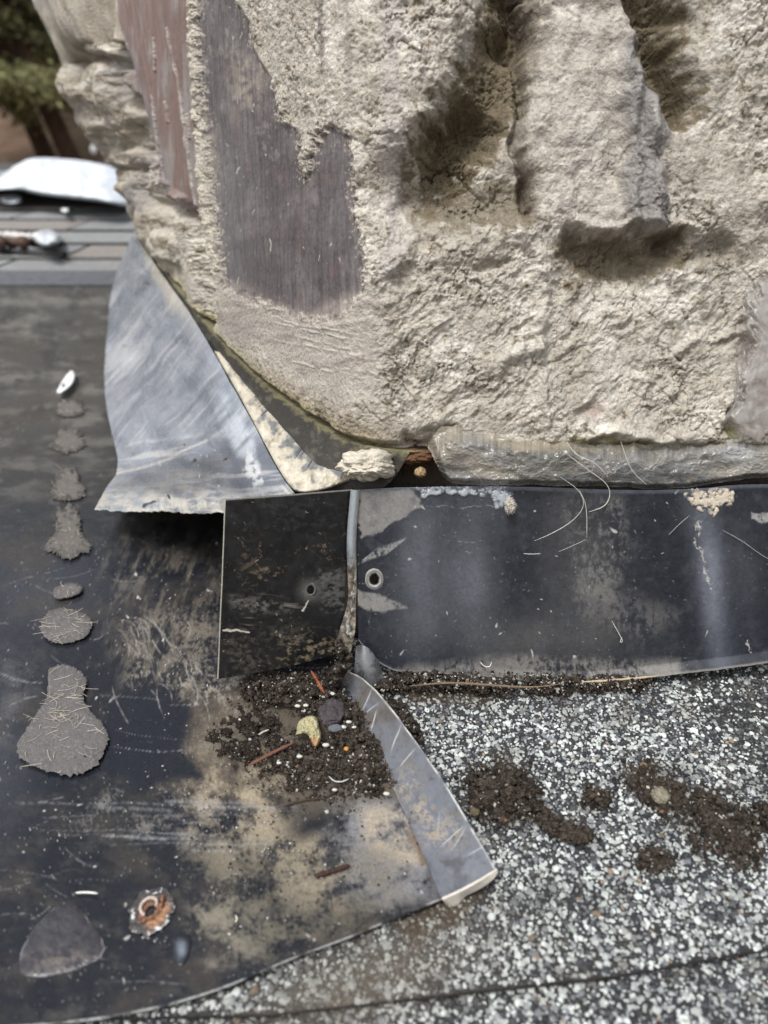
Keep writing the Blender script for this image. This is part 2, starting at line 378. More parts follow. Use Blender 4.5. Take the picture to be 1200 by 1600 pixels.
# scraped specks left side
soft_ = fbm(px * .02, py * .03, 6, 30, .62); ff_ = fbm(px * .11, py * .2, 4, 29, .7)
base = mx(base, (.048, .045, .041), sm(.0, .5, soft_ + .35 * ff_) * .45); rough = mxv(rough, .55, sm(0, .5, soft_) * .6)
base = mx(base, (.042, .046, .055), (blob(px, py, 60, 920, 110, 70) + blob(px, py, -10, 1170, 60, 160)) * .7); base = mx(base, (.055, .047, .038), sm(-.05, .4, fbm(px * .008, py * .012, 5, 24, .6)) * .5)  # bluish blobs put the gloss of the sheet into its colour
base = mx(base, (.10, .098, .09), specks(px, py, .05, 28, .35, .5, 1.6) * .5 * sm(1000, 700, py))
base = mx(base, (.27, .26, .24), specks(px, py, .20, 35, .22, .30) * .6 * sm(760, 950, py)); base = mx(base, (.5, .49, .46), specks(px, py, .045, 36, .25, .13) * .8 * sm(700, 900, py))
# dusty tan film
dn = fbm(px * .018, py * .022, 6, 37, .6); df = fbm(px * .15, py * .15, 4, 38, .7)
def dust(pts, soft, col, k, lo=-.25, hi=.3, fine=.3):
    global base, rough
    m = poly(wx, wy, pts, soft) * sm(lo, hi, dn + fine * df)
    base = mx(base, col, m * k); rough = mxv(rough, .8, m * k)
dust([(300, 1100), (420, 1060), (540, 1080), (600, 1180), (640, 1240), (560, 1270), (430, 1260), (330, 1230), (290, 1180)], 24, (.085, .07, .052), .95, -.7, -.1)
dust([(290, 1190), (430, 1180), (450, 1260), (440, 1330), (350, 1360), (300, 1290)], 34, (.33, .28, .20), .8)
dust([(420, 1320), (500, 1310), (560, 1370), (520, 1420), (440, 1390)], 26, (.45, .38, .27), .75)
dust([(520, 1250), (640, 1250), (700, 1340), (700, 1400), (600, 1420), (520, 1390)], 28, (.20, .20, .21), .8, -.5, .2)
dust([(560, 1270), (630, 1260), (680, 1330), (640, 1360), (580, 1330)], 18, (.40, .33, .23), .7)
dust([(300, 1300), (620, 1330), (640, 1420), (420, 1500), (300, 1480)], 40, (.13, .115, .085), .75, -.35, .35, .6)
dust([(190, 960), (340, 940), (345, 1070), (420, 1080), (330, 1180), (290, 1120), (200, 1060)], 24, (.15, .13, .105), .75, -.1, .4, .9)
dust([(130, 1230), (330, 1220), (400, 1280), (260, 1330), (120, 1300)], 36, (.22, .21, .19), .5, .0, .5, .6)
dust([(220, 1010), (340, 1060), (400, 1080), (330, 1150), (290, 1190), (300, 1100), (200, 1060)], 22, (.26, .24, .21), .6, .0, .4, .9)
dust([(0, 1020), (60, 1030), (40, 1150), (0, 1160)], 30, (.10, .10, .11), .5)
dust([(370, 1380), (300, 1400), (320, 1520), (400, 1500)], 24, (.22, .2, .16), .5)
# clean wet black pool
pm = poly(wx, wy, [(175, 1080), (260, 1065), (300, 1110), (290, 1180), (320, 1215), (230, 1235), (160, 1200)], 10)
base = mx(base, (.010, .012, .018), pm * .92); rough = mxv(rough, .16, pm * .8)
# brown mud
mm = np.maximum(poly(wx, wy, [(640, 1290), (690, 1330), (700, 1350), (660, 1352), (635, 1320)], 8), 0); base = mx(base, (.11, .075, .05), mm * .9)
# scratches
def scratch(x0, y0, x1, y1, wd, k, seed, col=(.36, .36, .36), bend=0):
    global base, rough
    L = math.hypot(x1 - x0, y1 - y0); ux, uy = (x1 - x0) / L, (y1 - y0) / L
    box = (px > min(x0, x1) - 30) & (px < max(x0, x1) + 30) & (py > min(y0, y1) - 30) & (py < max(y0, y1) + 30)
    if not box.any(): return
    a, b = px[box], py[box]; s = (a - x0) * ux + (b - y0) * uy; q = -(a - x0) * uy + (b - y0) * ux
    q = q - bend * 4 * (s / L) * (1 - s / L) - 2 * perlin(s * .02, s * 0 + seed, 5)
    m = (1 - sm(wd * .3, wd, np.abs(q))) * sm(0, L * .12, s) * sm(L, L * .88, s) * np.clip(.7 + perlin(s * .12, s * 0 + seed * 1.3, 6), 0, 1) * k
    t = base[box]; base[box] = mx(t, col, m)
rr = random.Random(5)
for i in range(60):
    x0 = rr.uniform(-40, 520); y0 = rr.uniform(880, 1540); a = rr.gauss(.05, .35); L = rr.uniform(20, 130)
    scratch(x0, y0, x0 + L * math.cos(a), y0 + L * math.sin(a) * .6, rr.uniform(.8, 1.8), rr.uniform(.08, .4), i, bend=rr.uniform(-6, 6))
for i in range(34):
    x0 = rr.uniform(170, 330); y0 = rr.uniform(960, 1080); a = rr.uniform(-1.4, -.7); L = rr.uniform(20, 70)
    scratch(x0, y0, x0 + L * math.cos(a), y0 - L * math.sin(a), 1.6, rr.uniform(.3, .7), i + 50, (.3, .29, .26), rr.uniform(-12, 12))
for i in range(26):
    x0 = rr.uniform(0, 340); y0 = rr.uniform(1245, 1330); L = rr.uniform(40, 200)
    scratch(x0, y0, x0 + L, y0 + rr.uniform(-5, 8), rr.uniform(1.2, 4), rr.uniform(.12, .35), i + 90, (.3, .31, .33))
edge = sm(3.2, .8, dline(px, py, [tuple(q) for q in np.stack(proj(near), -1)])); base = mx(base, (.36, .37, .36), edge * .8 * sm(-.1, .3, dn + .1))
grid('sheet_panel', P, C(base, rough), M_sheet, sheet, thick=.0012)
# upturned right edge
topc = smooth_pts([on_roof(775, 1358, .020), on_roof(735, 1290, .022), on_roof(700, 1230, .022), on_roof(660, 1172, .022), on_roof(620, 1118, .022), on_roof(585, 1075, .020), on_roof(556, 1052, .018), on_roof(530, 1046, .012)], 2)
basec2 = basec.copy(); basec2[0] = on_roof(690, 1405, SH)
P = ruled(basec, topc, 420, 90)
v = np.linspace(0, 1, 90)[:, None]; u = np.linspace(0, 1, 420)[None]
P = P + RN * (.0022 * np.sin(v * math.pi) * -1)[..., None] * np.ones_like(u)[..., None] + RN * (.0008 * fbm(u * 9, v * 3, 3, 3))[..., None]
px, py = proj(P); n = fbm(px * .03, py * .03, 5, 41)
c = flat(px.shape, (.115, .125, .145)); c = mx(c, (.055, .06, .07), sm(.0, .5, n)); c = mx(c, (.10, .08, .06), sm(.2, .9, u + 0 * v) * .75 * sm(-.4, .2, n))
fe_ = fbm(px * .09, py * .09, 5, 42, .7); c = mx(c, (.36, .30, .22), (blob(px, py, 632, 1225, 22, 26) + blob(px, py, 690, 1300, 34, 28) + blob(px, py, 660, 1265, 20, 16)) * .8 * sm(-.15, .25, fe_ + .3 * n)); c = mx(c, (.05, .05, .055), sm(.1, .4, fe_) * .5)
for i in range(9):
    x0 = rr.uniform(560, 760); y0 = 1060 + (x0 - 540) * 1.35 + rr.uniform(-20, 30); an = rr.gauss(.67, .35); d = np.abs((px - x0) * math.cos(an) + (py - y0) * math.sin(an) + 1.5 * perlin(px * .03, py * .03, i)); e = np.abs(-(px - x0) * math.sin(an) + (py - y0) * math.cos(an))
    c = mx(c, (.40, .42, .43), (1 - sm(.4, 1.5, d)) * (1 - sm(6, rr.uniform(14, 34), e)) * rr.uniform(.3, .8))
c = mx(c, (.5, .5, .48), sm(.955, .99, v + 0 * u) * sm(-.4, .3, n))
grid('upturned_edge', P, C(c, .33), M_blue, sheet, thick=.0009, flip=True)
# pale curled corner
A = smooth_pts([on_roof(690, 1402, .0105), on_roof(730, 1384, .0145), on_roof(776, 1356, .020)], 2)
B = smooth_pts([on_roof(700, 1412, .002), on_roof(712, 1418, .002), on_roof(722, 1398, .006), on_roof(745, 1388, .009), on_roof(770, 1372, .015), on_roof(777, 1360, .0185)], 2)
P = ruled(A, B, 60, 14); grid('curled_corner', P, C(flat(P.shape[:2], (.52, .49, .43)), .4), M_cream, sheet, thick=.0012)

# ================================================================ APRON FLASHING (front band)
apron = empty('apron_flashing', (.1, -.006, .0)); tag(apron, 'long blue-black apron flashing band along the chimney front, ringed nail hole at left', 'flashing')
YB = -.0065
topl = [(556, 766), (600, 762), (700, 760), (820, 761), (980, 766), (1060, 764), (1100, 762), (1140, 757), (1200, 756), (1500, 752)]
botl = [(560, 1000), (600, 1044), (640, 1052), (720, 1055), (800, 1061), (880, 1064), (960, 1060), (1060, 1047), (1130, 1040), (1200, 1031), (1500, 1000)]
A = np.array([on_y(a, b, YB - .001) for a, b in smooth_pts(botl, 2)]); B = np.array([on_y(a, b, YB) for a, b in smooth_pts(topl, 2)])
P = ruled(A, B, 1100, 420); px, py = proj(P)
u = px; v = np.linspace(0, 1, 420)[:, None]
wav = .0026 * np.sin((px - 600) / 95.0 + .6 * np.sin(py / 160)) * sm(560, 680, px) + .0012 * fbm(px * .006, py * .005, 3, 51)
lip = .0035 * sm(.06, 0, v) * sm(650, 1000, px)
P[..., 1] += wav * .6 - lip - .003 * sm(.97, 1.0, v) * 0
edgef = fbm(px * .05, py * 0, 4, 52); P[..., 2] += .0006 * edgef * (sm(.03, 0, v))
wx = px + 9 * fbm(px * .03, py * .03, 4, 53); wy = py + 9 * fbm(px * .03, py * .03, 4, 54)
base = flat(px.shape, (.0135, .0165, .0235)); rough = np.full(px.shape, .33)
n5 = fbm(px * .014, py * .008, 5, 55); nfi = fbm(px * .12, py * .08, 4, 56, .7)
def haze(cx, cy, rx, ry, a, k, col=(.115, .125, .145)):  # lighter bands: sky reflection and dust film together, put into the base colour
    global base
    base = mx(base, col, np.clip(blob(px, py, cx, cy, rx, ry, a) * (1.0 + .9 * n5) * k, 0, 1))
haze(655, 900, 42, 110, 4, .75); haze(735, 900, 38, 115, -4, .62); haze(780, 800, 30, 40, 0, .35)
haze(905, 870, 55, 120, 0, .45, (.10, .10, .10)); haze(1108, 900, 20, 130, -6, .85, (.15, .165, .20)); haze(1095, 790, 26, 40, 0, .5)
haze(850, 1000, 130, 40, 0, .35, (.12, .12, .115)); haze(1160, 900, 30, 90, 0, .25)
def film(pts, soft, col, k, lo=-.1, hi=.2, s=.6, r=.6):
    global base, rough
    m = poly(wx, wy, pts, soft) * sm(lo, hi, s * nfi + n5 * .5 + .1)
    base = mx(base, col, m * k); rough = mxv(rough, r, m * k)
film([(885, 775), (975, 780), (980, 860), (960, 940), (900, 935), (890, 860)], 12, (.16, .155, .145), .6, -.05, .35)
film([(600, 1045), (720, 1035), (830, 1025), (960, 1030), (1060, 1030), (1060, 1060), (860, 1075), (620, 1060)], 10, (.20, .19, .175), .75, -.2, .2)
film([(920, 930), (1000, 935), (1060, 960), (1000, 1000), (900, 960)], 20, (.17, .16, .15), .4, 0, .4)
film([(1170, 800), (1230, 802), (1230, 812), (1170, 812)], 2, (.33, .33, .32), .8, -.4, 0)
# smeared sealant film at the left end
_sw = wx; wx = wx + 10 * fbm(px * .05, py * .07, 5, 58, .7)
film([(556, 764), (640, 764), (660, 790), (645, 800), (620, 812), (585, 836), (566, 840), (558, 810)], 2, (.20, .195, .185), .9, -.6, -.1, r=.5)
film([(556, 922), (585, 926), (615, 936), (640, 950), (600, 957), (556, 945)], 2.5, (.21, .205, .195), .9, -.35, .05, r=.5)
wx = _sw
_sw = wx; wx = wx + 9 * fbm(px * .08, py * .08, 4, 57, .65)
for k in range(7):
    x0 = 576 + k * 7; y0 = 868 - k * 2.5; d = np.abs((px - x0) * .62 + (py - y0) * .78); e = np.abs(-(px - x0) * -.78 + (py - y0) * -.62 + 6 * perlin(px * .1, py * .1, k))
    base = mx(base, (.33, .33, .32), (1 - sm(.5, 1.9, d + 1.2 * nfi)) * (1 - sm(14, 26, np.abs((px - x0) * .78 - (py - y0) * .62))) * sm(-.3, .2, nfi) * .8)
# ragged bluish residue below the top edge
base_r = poly(px + 10 * perlin(px * .09, py * .09, 61), py + 12 * perlin(px * .07, py * .07, 62), [(640, 758), (700, 760), (790, 762), (802, 795), (780, 790), (765, 772), (740, 775), (720, 768), (660, 775)], 3) * sm(-.35, .0, nfi)
base = mx(base, (.36, .39, .42), base_r * .9); P[..., 1] -= .0012 * base_r
r2 = poly(px + 8 * perlin(px * .11, py * .11, 63), py + 10 * perlin(px * .1, py * .1, 64), [(1072, 766), (1140, 766), (1142, 785), (1118, 790), (1112, 806), (1104, 792), (1080, 788)], 2) * sm(-.25, .05, nfi)
base = mx(base, (.52, .46, .37), r2 * .95); P[..., 1] -= .0010 * r2; rough = mxv(rough, .8, r2)
for pts, wd, k in [([(1088, 812), (1090, 850), (1100, 890), (1106, 920)], 2.2, .8), ([(1170, 1000), (1172, 1015)], 3, .8), ([(700, 846), (760, 848)], 1.2, .3), ([(640, 790), (800, 792)], .9, .35)]:
    base = mx(base, (.5, .48, .43), (1 - sm(wd * .3, wd, dline(wx, wy, pts))) * k * sm(-.2, .2, nfi))
base = mx(base, (.42, .41, .39), specks(px, py, .035, 65, .35, .12) * .8); base = mx(base, (.2, .2, .2), specks(px, py, .15, 66, .35, .25) * .5)
base = mx(base, (.055, .06, .07), sm(.0, .6, fbm(px * .03, py * .03, 6, 68, .65)) * .5); rough = rough + .12 * nfi
wl = fbm(px * .02, py * .5, 3, 67); base = mx(base, (.10, .10, .105), sm(.3, .6, wl) * .25 * sm(.0, .3, n5))
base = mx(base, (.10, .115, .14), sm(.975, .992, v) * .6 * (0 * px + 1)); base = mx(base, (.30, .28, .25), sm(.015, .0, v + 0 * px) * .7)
hole = np.hypot((px - 585), (py - 905) * .86) > 7.2
mk = np.ones(px.shape, bool); mk[:-1, :-1] = hole[:-1, :-1]
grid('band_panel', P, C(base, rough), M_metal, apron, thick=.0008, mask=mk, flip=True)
# dark backing and ring round the nail hole
def ring(cx, cy, Y, r0, r1, hgt, parent, colr, name='nail_hole_ring', asp=1.16, mat=None):
    th = np.linspace(0, 2 * math.pi, 73); q = np.linspace(0, 1, 12)
    rad = r0 + (r1 - r0) * q[:, None] + .6 * perlin(np.cos(th)[None] * 2 + 5, np.sin(th)[None] * 2 + q[:, None], 5)
    X_, Y_ = cx + rad * np.cos(th), cy + rad * asp * np.sin(th)
    yy = Y - hgt * (np.sin(q * math.pi) ** .7)[:, None] - .0002 + 0 * X_
    Pp = on_y(X_, Y_, yy); cc = flat(X_.shape, colr); cc = mx(cc, (.06, .06, .06), (blob(q[:, None] + 0 * X_, 0 * X_, .55, 0, .12, 1)) * .7)
    return grid(name, Pp, C(cc, .45), mat or M_cream, parent)
wy0 = float(YB + .6 * .0026 * math.sin((585 - 600) / 95.0) * .1)
ring(585, 905, YB - .0002, 7, 15.5, .0016, apron, (.27, .27, .25))
# folded left lip of the band
A = smooth_pts([on_y(548, 764, YB - .001), on_y(541, 840, YB - .002), on_y(543, 900, YB - .002), on_y(545, 940, YB - .002), on_y(530, 985, YB - .002), on_y(524, 1020, YB - .002)], 2)
B = smooth_pts([on_y(563, 764, YB - .0015), on_y(556, 840, YB - .002), on_y(558, 900, YB - .002), on_y(556, 950, YB - .002), on_y(556, 985, YB - .002), on_y(546, 1028, YB - .002)], 2)
P = ruled(A, B, 300, 30); v = np.linspace(0, 1, 30)[:, None]
px, py = proj(P); n = fbm(px * .08, py * .05, 5, 71)
P[..., 1] -= .0035 * np.sin(v * math.pi) ** .6 * (1 - .5 * sm(860, 920, py)) + .0028 * n * sm(850, 900, py)
c = flat(px.shape, (.25, .28, .30)); c = mx(c, (.07, .062, .055), sm(850, 900, py + 40 * n)); c = mx(c, (.22, .19, .15), sm(860, 905, py) * sm(-.1, .3, -n)); c = mx(c, (.30, .29, .27), sm(.15, .35, n) * sm(880, 920, py))
c = mx(c, (.45, .40, .30), sm(.75, .95, v + .3 * n) * .5)
grid('folded_lip', P, C(c, .35), M_blue, apron, flip=True)
# grey tab at its foot
A = smooth_pts([on_y(556, 1010, -.008), on_y(566, 1006, -.014), on_y(584, 1018, -.014), on_y(597, 1048, -.010)], 2); B = smooth_pts([on_y(552, 1060, -.014), on_y(570, 1070, -.018), on_y(590, 1078, -.018), on_y(603, 1062, -.012)], 2)
P = ruled(A, B, 60, 40); px, py = proj(P); P[..., 1] -= .004 * np.sin(np.linspace(0, 1, 40) * math.pi)[:, None]; n = fbm(px * .05, py * .05, 4, 72)
c = flat(px.shape, (.20, .21, .22)); c = mx(c, (.09, .09, .09), sm(-.1, .4, n)); o = grid('sealant_tab', P, C(c, .35), M_sealant, None, thick=.001, flip=True)
tag(o, 'small grey rubbery tab at the lower left foot of the apron band', 'sealant tab')

# ================================================================ FLAP (black plate left of the band)
flap = empty('flashing_flap', (-.09, -.01, .06)); tag(flap, 'short square-cut black metal flap left of the apron band, soiled, with a bare nail hole', 'flashing')
A = np.array([on_y(339, 1061, -.032), on_y(400, 1050, -.024), on_y(460, 1038, -.016), on_y(533, 1020, -.006)])
B = np.array([on_y(351, 780, -.030), on_y(420, 774, -.022), on_y(480, 770, -.014), on_y(548, 765, -.005)])
P = ruled(A, B, 420, 520); px, py = proj(P); P[..., 1] += .0018 * fbm(px * .008, py * .006, 3, 81)
wx = px + 10 * fbm(px * .03, py * .03, 4, 82); wy = py + 8 * fbm(px * .03, py * .03, 4, 83); nfi = fbm(px * .09, py * .13, 5, 84, .65); n5 = fbm(px * .012, py * .03, 5, 85)
base = flat(px.shape, (.0075, .0078, .0085)); rough = np.full(px.shape, .36)
def film2(pts, soft, col, k, lo, hi, r=.75):
    global base, rough
    m = poly(wx, wy, pts, soft) * sm(lo, hi, .7 * nfi + .5 * n5); base = mx(base, col, m * k); rough = mxv(rough, r, m * k)
film2([(360, 785), (545, 775), (545, 830), (350, 840)], 15, (.02, .02, .02), .6, .0, .4)
film2([(370, 840), (430, 850), (540, 830), (540, 880), (470, 920), (380, 880)], 16, (.085, .055, .038), .8, .12, .34)
film2([(380, 890), (470, 880), (500, 910), (420, 925), (370, 915)], 12, (.16, .12, .07), .7, .0, .3)
film2([(350, 985), (440, 975), (530, 985), (520, 1030), (345, 1060)], 18, (.06, .052, .04), .8, -.1, .4)
film2([(450, 1000), (530, 990), (520, 1030), (420, 1045)], 14, (.22, .17, .10), .7, .0, .3)
film2([(360, 930), (450, 935), (470, 950), (370, 965)], 8, (.14, .13, .12), .6, -.1, .3)
film2([(495, 890), (540, 890), (540, 960), (505, 950)], 10, (.11, .11, .105), .6, -.2, .2)
stn = fbm((px + py * .4) * .015, (py - px * .12) * .16, 3, 86); base = mx(base, (.15, .14, .125), sm(.25, .6, stn) * poly(wx, wy, [(370, 935), (480, 930), (500, 955), (380, 985)], 14) * .8)
for pts in [[(348, 986), (390, 984)], [(472, 955), (482, 938)]]:
    base = mx(base, (.55, .52, .45), (1 - sm(.6, 2.0, dline(wx, wy, pts))) * .8)
base = mx(base, (.25, .21, .15), specks(px, py, .16, 87, .35, .3) * sm(-.1, .3, n5 + .3 * nfi) * .8)
base = mx(base, (.40, .39, .33), sm(1.7, .5, dline(px, py, [(339.5, 1061), (351.5, 780)])) * .9); base = mx(base, (.30, .29, .26), sm(2.0, .6, dline(px, py, [(351, 780.5), (548, 765.5)])) * .6)
base = mx(base, (.16, .16, .15), blob(px, py, 485, 922, 15, 14) * .8)
hole = np.hypot(px - 485, (py - 921) * .82) > 6.0
mk = np.ones(px.shape, bool); mk[:-1, :-1] = hole[:-1, :-1]
grid('flap_panel', P, C(base, rough), M_metal, flap, thick=.0008, mask=mk, flip=True)
ring(485, 921, -.0135, 6, 9.0, .0006, flap, (.12, .12, .11), asp=1.2)

# ================================================================ SIDE FLASHING (bluish kicked-out sheet)
side = empty('side_flashing', on_roof(300, 700, .01)); tag(side, 'bent bluish-grey side flashing kicked out from the chimney, streaked, with a pale ragged front edge', 'flashing')
fold = smooth_pts([on_y(462, 772, .006), on_roof(440, 745, .119), on_roof(400, 668, .122), on_roof(362, 600, .126), on_roof(330, 543, .130), on_roof(298, 490, .134), on_roof(262, 440, .138), on_roof(235, 402, .140), on_roof(213, 372, .141)], 2)
outer = smooth_pts([on_roof(148, 797, .035), on_roof(172, 756, .024), on_roof(187, 738, .020), on_roof(178, 690, .014), on_roof(166, 630, .010), on_roof(163, 585, .010), on_roof(168, 520, .012), on_roof(174, 455, .020), on_roof(190, 405, .060), on_roof(208, 370, .120)], 2)
front = smooth_pts([on_roof(148, 797, .035), on_roof(200, 800, .042), on_roof(260, 804, .052), on_roof(320, 806, .070), on_roof(380, 800, .085), on_y(430, 790, .006), on_y(462, 772, .006)], 2)
farE = [outer[-1], fold[-1]]
P = coons(front, farE, outer, fold, 420, 620)
px, py = proj(P); u = np.linspace(0, 1, 420)[None]; v = np.linspace(0, 1, 620)[:, None]
nrm = np.cross(np.gradient(P, axis=1), np.gradient(P, axis=0)); nrm /= np.linalg.norm(nrm, axis=2)[..., None] + 1e-12
P = P + nrm * (.0035 * np.sin(u * math.pi) * np.sin(v * 9 + u * 2) + .0018 * fbm(u * 4, v * 9, 4, 91))[..., None] * sm(0, .06, 1 - v)[..., None]
for pts, a_ in [([(228, 640), (290, 700), (350, 740)], .0022), ([(352, 600), (330, 680), (300, 716)], .0020), ([(200, 520), (270, 560), (330, 610)], .0014), ([(178, 700), (260, 760)], -.0018)]:
    P = P + nrm * (a_ * (1 - sm(0, 26, dline(px, py, pts))))[..., None]
P = P + RN * (.0016 * fbm(u * 30, v * 0, 4, 92) * sm(.03, 0, v))[..., None]
a = px * .62 + py * .78; b = -px * .62 + py * .5        # direction of the wiping streaks runs up to the right
n = n * .35 + fbm((px * .77 + py * .64) * .03, (px * .64 - py * .77) * .006, 5, 90, .6) if 0 else 0
st = fbm((px * .77 + py * .64) * .040, (px * .64 - py * .77) * .005, 6, 93, .62)
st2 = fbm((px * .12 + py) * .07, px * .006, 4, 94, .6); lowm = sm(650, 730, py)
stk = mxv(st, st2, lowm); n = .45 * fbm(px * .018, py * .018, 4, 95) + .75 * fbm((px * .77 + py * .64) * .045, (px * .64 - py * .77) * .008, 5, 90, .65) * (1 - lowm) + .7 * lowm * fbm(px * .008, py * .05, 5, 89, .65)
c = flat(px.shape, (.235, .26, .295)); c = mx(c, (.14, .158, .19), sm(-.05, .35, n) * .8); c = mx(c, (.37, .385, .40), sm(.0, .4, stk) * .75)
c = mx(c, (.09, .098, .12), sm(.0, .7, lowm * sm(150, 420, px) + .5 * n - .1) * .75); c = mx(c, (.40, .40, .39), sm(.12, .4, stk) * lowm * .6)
c = mx(c, (.42, .40, .34), sm(.86, .97, u + .12 * n) * sm(.35, .6, v) * .8)
c = mx(c, (.46, .44, .38), sm(.10, .0, v + .10 * n) * sm(.85, .7, u) * .85 * sm(-.35, .15, fbm(px * .03, py * .08, 5, 88, .65)))
c = mx(c, (.55, .56, .56), poly(px + 8 * n, py, [(390, 705), (405, 715), (415, 755), (400, 765), (385, 740)], 5) * sm(-.2, .1, fbm(px * .1, py * .1, 3, 5)) * .8)
c = mx(c, (.50, .49, .46), (1 - sm(1, 3, dline(px + 3 * n, py, [(180, 742), (260, 725), (300, 710), (330, 690)]))) * .6)
c = mx(c, (.50, .54, .59), poly(px + 6 * stk, py + 6 * stk, [(322, 600), (352, 612), (398, 690), (404, 726), (376, 716), (350, 668)], 6) * .65 * sm(-.4, .2, fbm((px * .77 + py * .64) * .08, (px * .64 - py * .77) * .01, 4, 86))); c = mx(c, (.055, .062, .075), poly(px, py, [(225, 735), (330, 716), (420, 765), (350, 775), (230, 775), (185, 760)], 16) * .55)  # pale patch is a bright highlight put into the colour
c = mx(c, (.03, .03, .03), specks(px, py, .03, 96, .2, .12)); c = mx(c, (.5, .5, .48), specks(px, py, .08, 97, .3, .2) * .5)
c = mx(c, (.12, .14, .175), sm(.0, .25, fbm((px * .77 + py * .64) * .022, (px * .64 - py * .77) * .008, 4, 98)) * .5 * (1 - lowm))
c = mx(c, (.44, .45, .46), sm(.28, .42, fbm((px * .77 + py * .64) * .12, (px * .64 - py * .77) * .006, 3, 99)) * .55 * (1 - lowm))
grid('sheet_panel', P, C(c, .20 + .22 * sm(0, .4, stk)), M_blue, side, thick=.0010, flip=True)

# ledge between the fold and the chimney foot : grimy channel
CH = .141
wallb = smooth_pts([on_roof(640, 706, CH), on_roof(545, 692, CH), on_roof(470, 642, CH), on_roof(400, 590, CH), on_roof(345, 533, CH), on_roof(300, 482, CH), on_roof(215, 368, CH)], 1)
foldin = smooth_pts([on_y(560, 768, .004), on_y(462, 772, .006), on_roof(440, 745, .117), on_roof(400, 668, .120), on_roof(362, 600, .124), on_roof(330, 543, .128), on_roof(298, 490, .132), on_roof(213, 372, .139)], 1)
P = ruled(foldin, wallb, 420, 120); v = np.linspace(0, 1, 120)[:, None]; u = np.linspace(0, 1, 420)[None]
px, py = proj(P); n = fbm(px * .03, py * .03, 5, 101); nf = fbm(px * .12, py * .12, 4, 102, .7)
P[..., 2] -= .010 * np.sin(np.clip(v * 1.0, 0, 1) * math.pi) ** .8 + .0; P[..., 2] += .0012 * nf
# extend inwards under the chimney
ext = P[-1:] + np.array([.05, .03, -.004]); P = np.concatenate([P, ext], 0); v = np.r_[v, [[1.1]]]
px, py = proj(P); n = fbm(px * .03, py * .03, 5, 101); nf = fbm(px * .12, py * .12, 4, 102, .7)
c = flat(px.shape, (.030, .027, .023)); c = mx(c, (.11, .10, .08), sm(.05, .5, n + .5 * nf) * .8); c = mx(c, (.19, .22, .26), sm(.30, .20, v + .1 * n) * .9)
c = mx(c, (.20, .18, .09), sm(.93, 1.0, v + .12 * nf) * .6)
o = grid('flashing_channel', P, C(c, .7), M_sheet, side, flip=True)
# cream sealant smeared along the fold
A = smooth_pts([(545, 752), (500, 768), (462, 771), (440, 742), (412, 690), (386, 640), (352, 580), (334, 548)], 2); B = smooth_pts([(562, 716), (535, 730), (500, 722), (472, 694), (452, 668), (424, 636), (382, 590), (347, 552)], 2)
n_ = 300; a_, b_ = rs(A, n_), rs(B, n_); vv = np.linspace(0, 1, 40)[:, None]
X_ = a_[None, :, 0] * (1 - vv) + b_[None, :, 0] * vv; Y_ = a_[None, :, 1] * (1 - vv) + b_[None, :, 1] * vv
jag = 14 * fbm(np.linspace(0, 12, n_), np.zeros(n_), 5, 103, .6); X_ = X_ + jag * vv; Y_ = Y_ + jag * vv
P = on_roof(X_, Y_, np.interp(np.linspace(0, 1, n_), [0, .3, 1], [.119, .121, .128])[None] + .0045 * np.sin(vv * math.pi) ** .5 * (1 + .5 * fbm(X_ * .04, Y_ * .04, 4, 104)))
nf = fbm(X_ * .06, Y_ * .06, 5, 105); c = flat(X_.shape, (.50, .46, .37)); c = mx(c, (.30, .27, .22), sm(0, .4, nf)); c = mx(c, (.16, .18, .20), sm(.55, .85, vv + 1.2 * nf) * .8); c = mx(c, (.62, .60, .53), sm(.15, .4, -nf) * .5)
tag(grid('sealant_smear', P, C(c, .5), M_cream, None, flip=True), 'cream sealant smear running along the fold between side flashing and chimney foot', 'sealant')
# lump of old sealant at the corner
def lump(name, cx, cy, Y, rx, ry, dep, col, mat, seed, rough=.6, amp=.25, asp=1.0, parent=None, dark=(.2, .18, .14)):
    th = np.linspace(0, math.pi, 60)[:, None]; ph = np.linspace(0, 2 * math.pi, 90)[None]
    sx, sy, sz = np.sin(th) * np.cos(ph), np.sin(th) * np.sin(ph), np.cos(th) + 0 * ph
    n = fbm(sx * 2.6 + 1.7 * sz, sy * 2.6 - 1.3 * sz, 5, seed, .6); r = 1 + amp * n * np.sin(th) ** .3
    k = .46 / F * (Y + .45) / .45
    cpt = on_y(cx, cy, Y); P = np.stack([sx * rx * k * r, -sz * dep * r, sy * ry * k * r], -1) + cpt
    c = flat(n.shape, col); c = mx(c, dark, sm(.1, .5, -n) * .7)
    return grid(name, P, C(c, rough), mat, parent, flip=False)
o = lump('sealant_lump', 573, 727, -.004, 41, 23, .016, (.50, .46, .38), M_cream, 111, amp=.5); tag(o, 'crumpled cream lump of old sealant at the chimney corner above the flap', 'sealant')

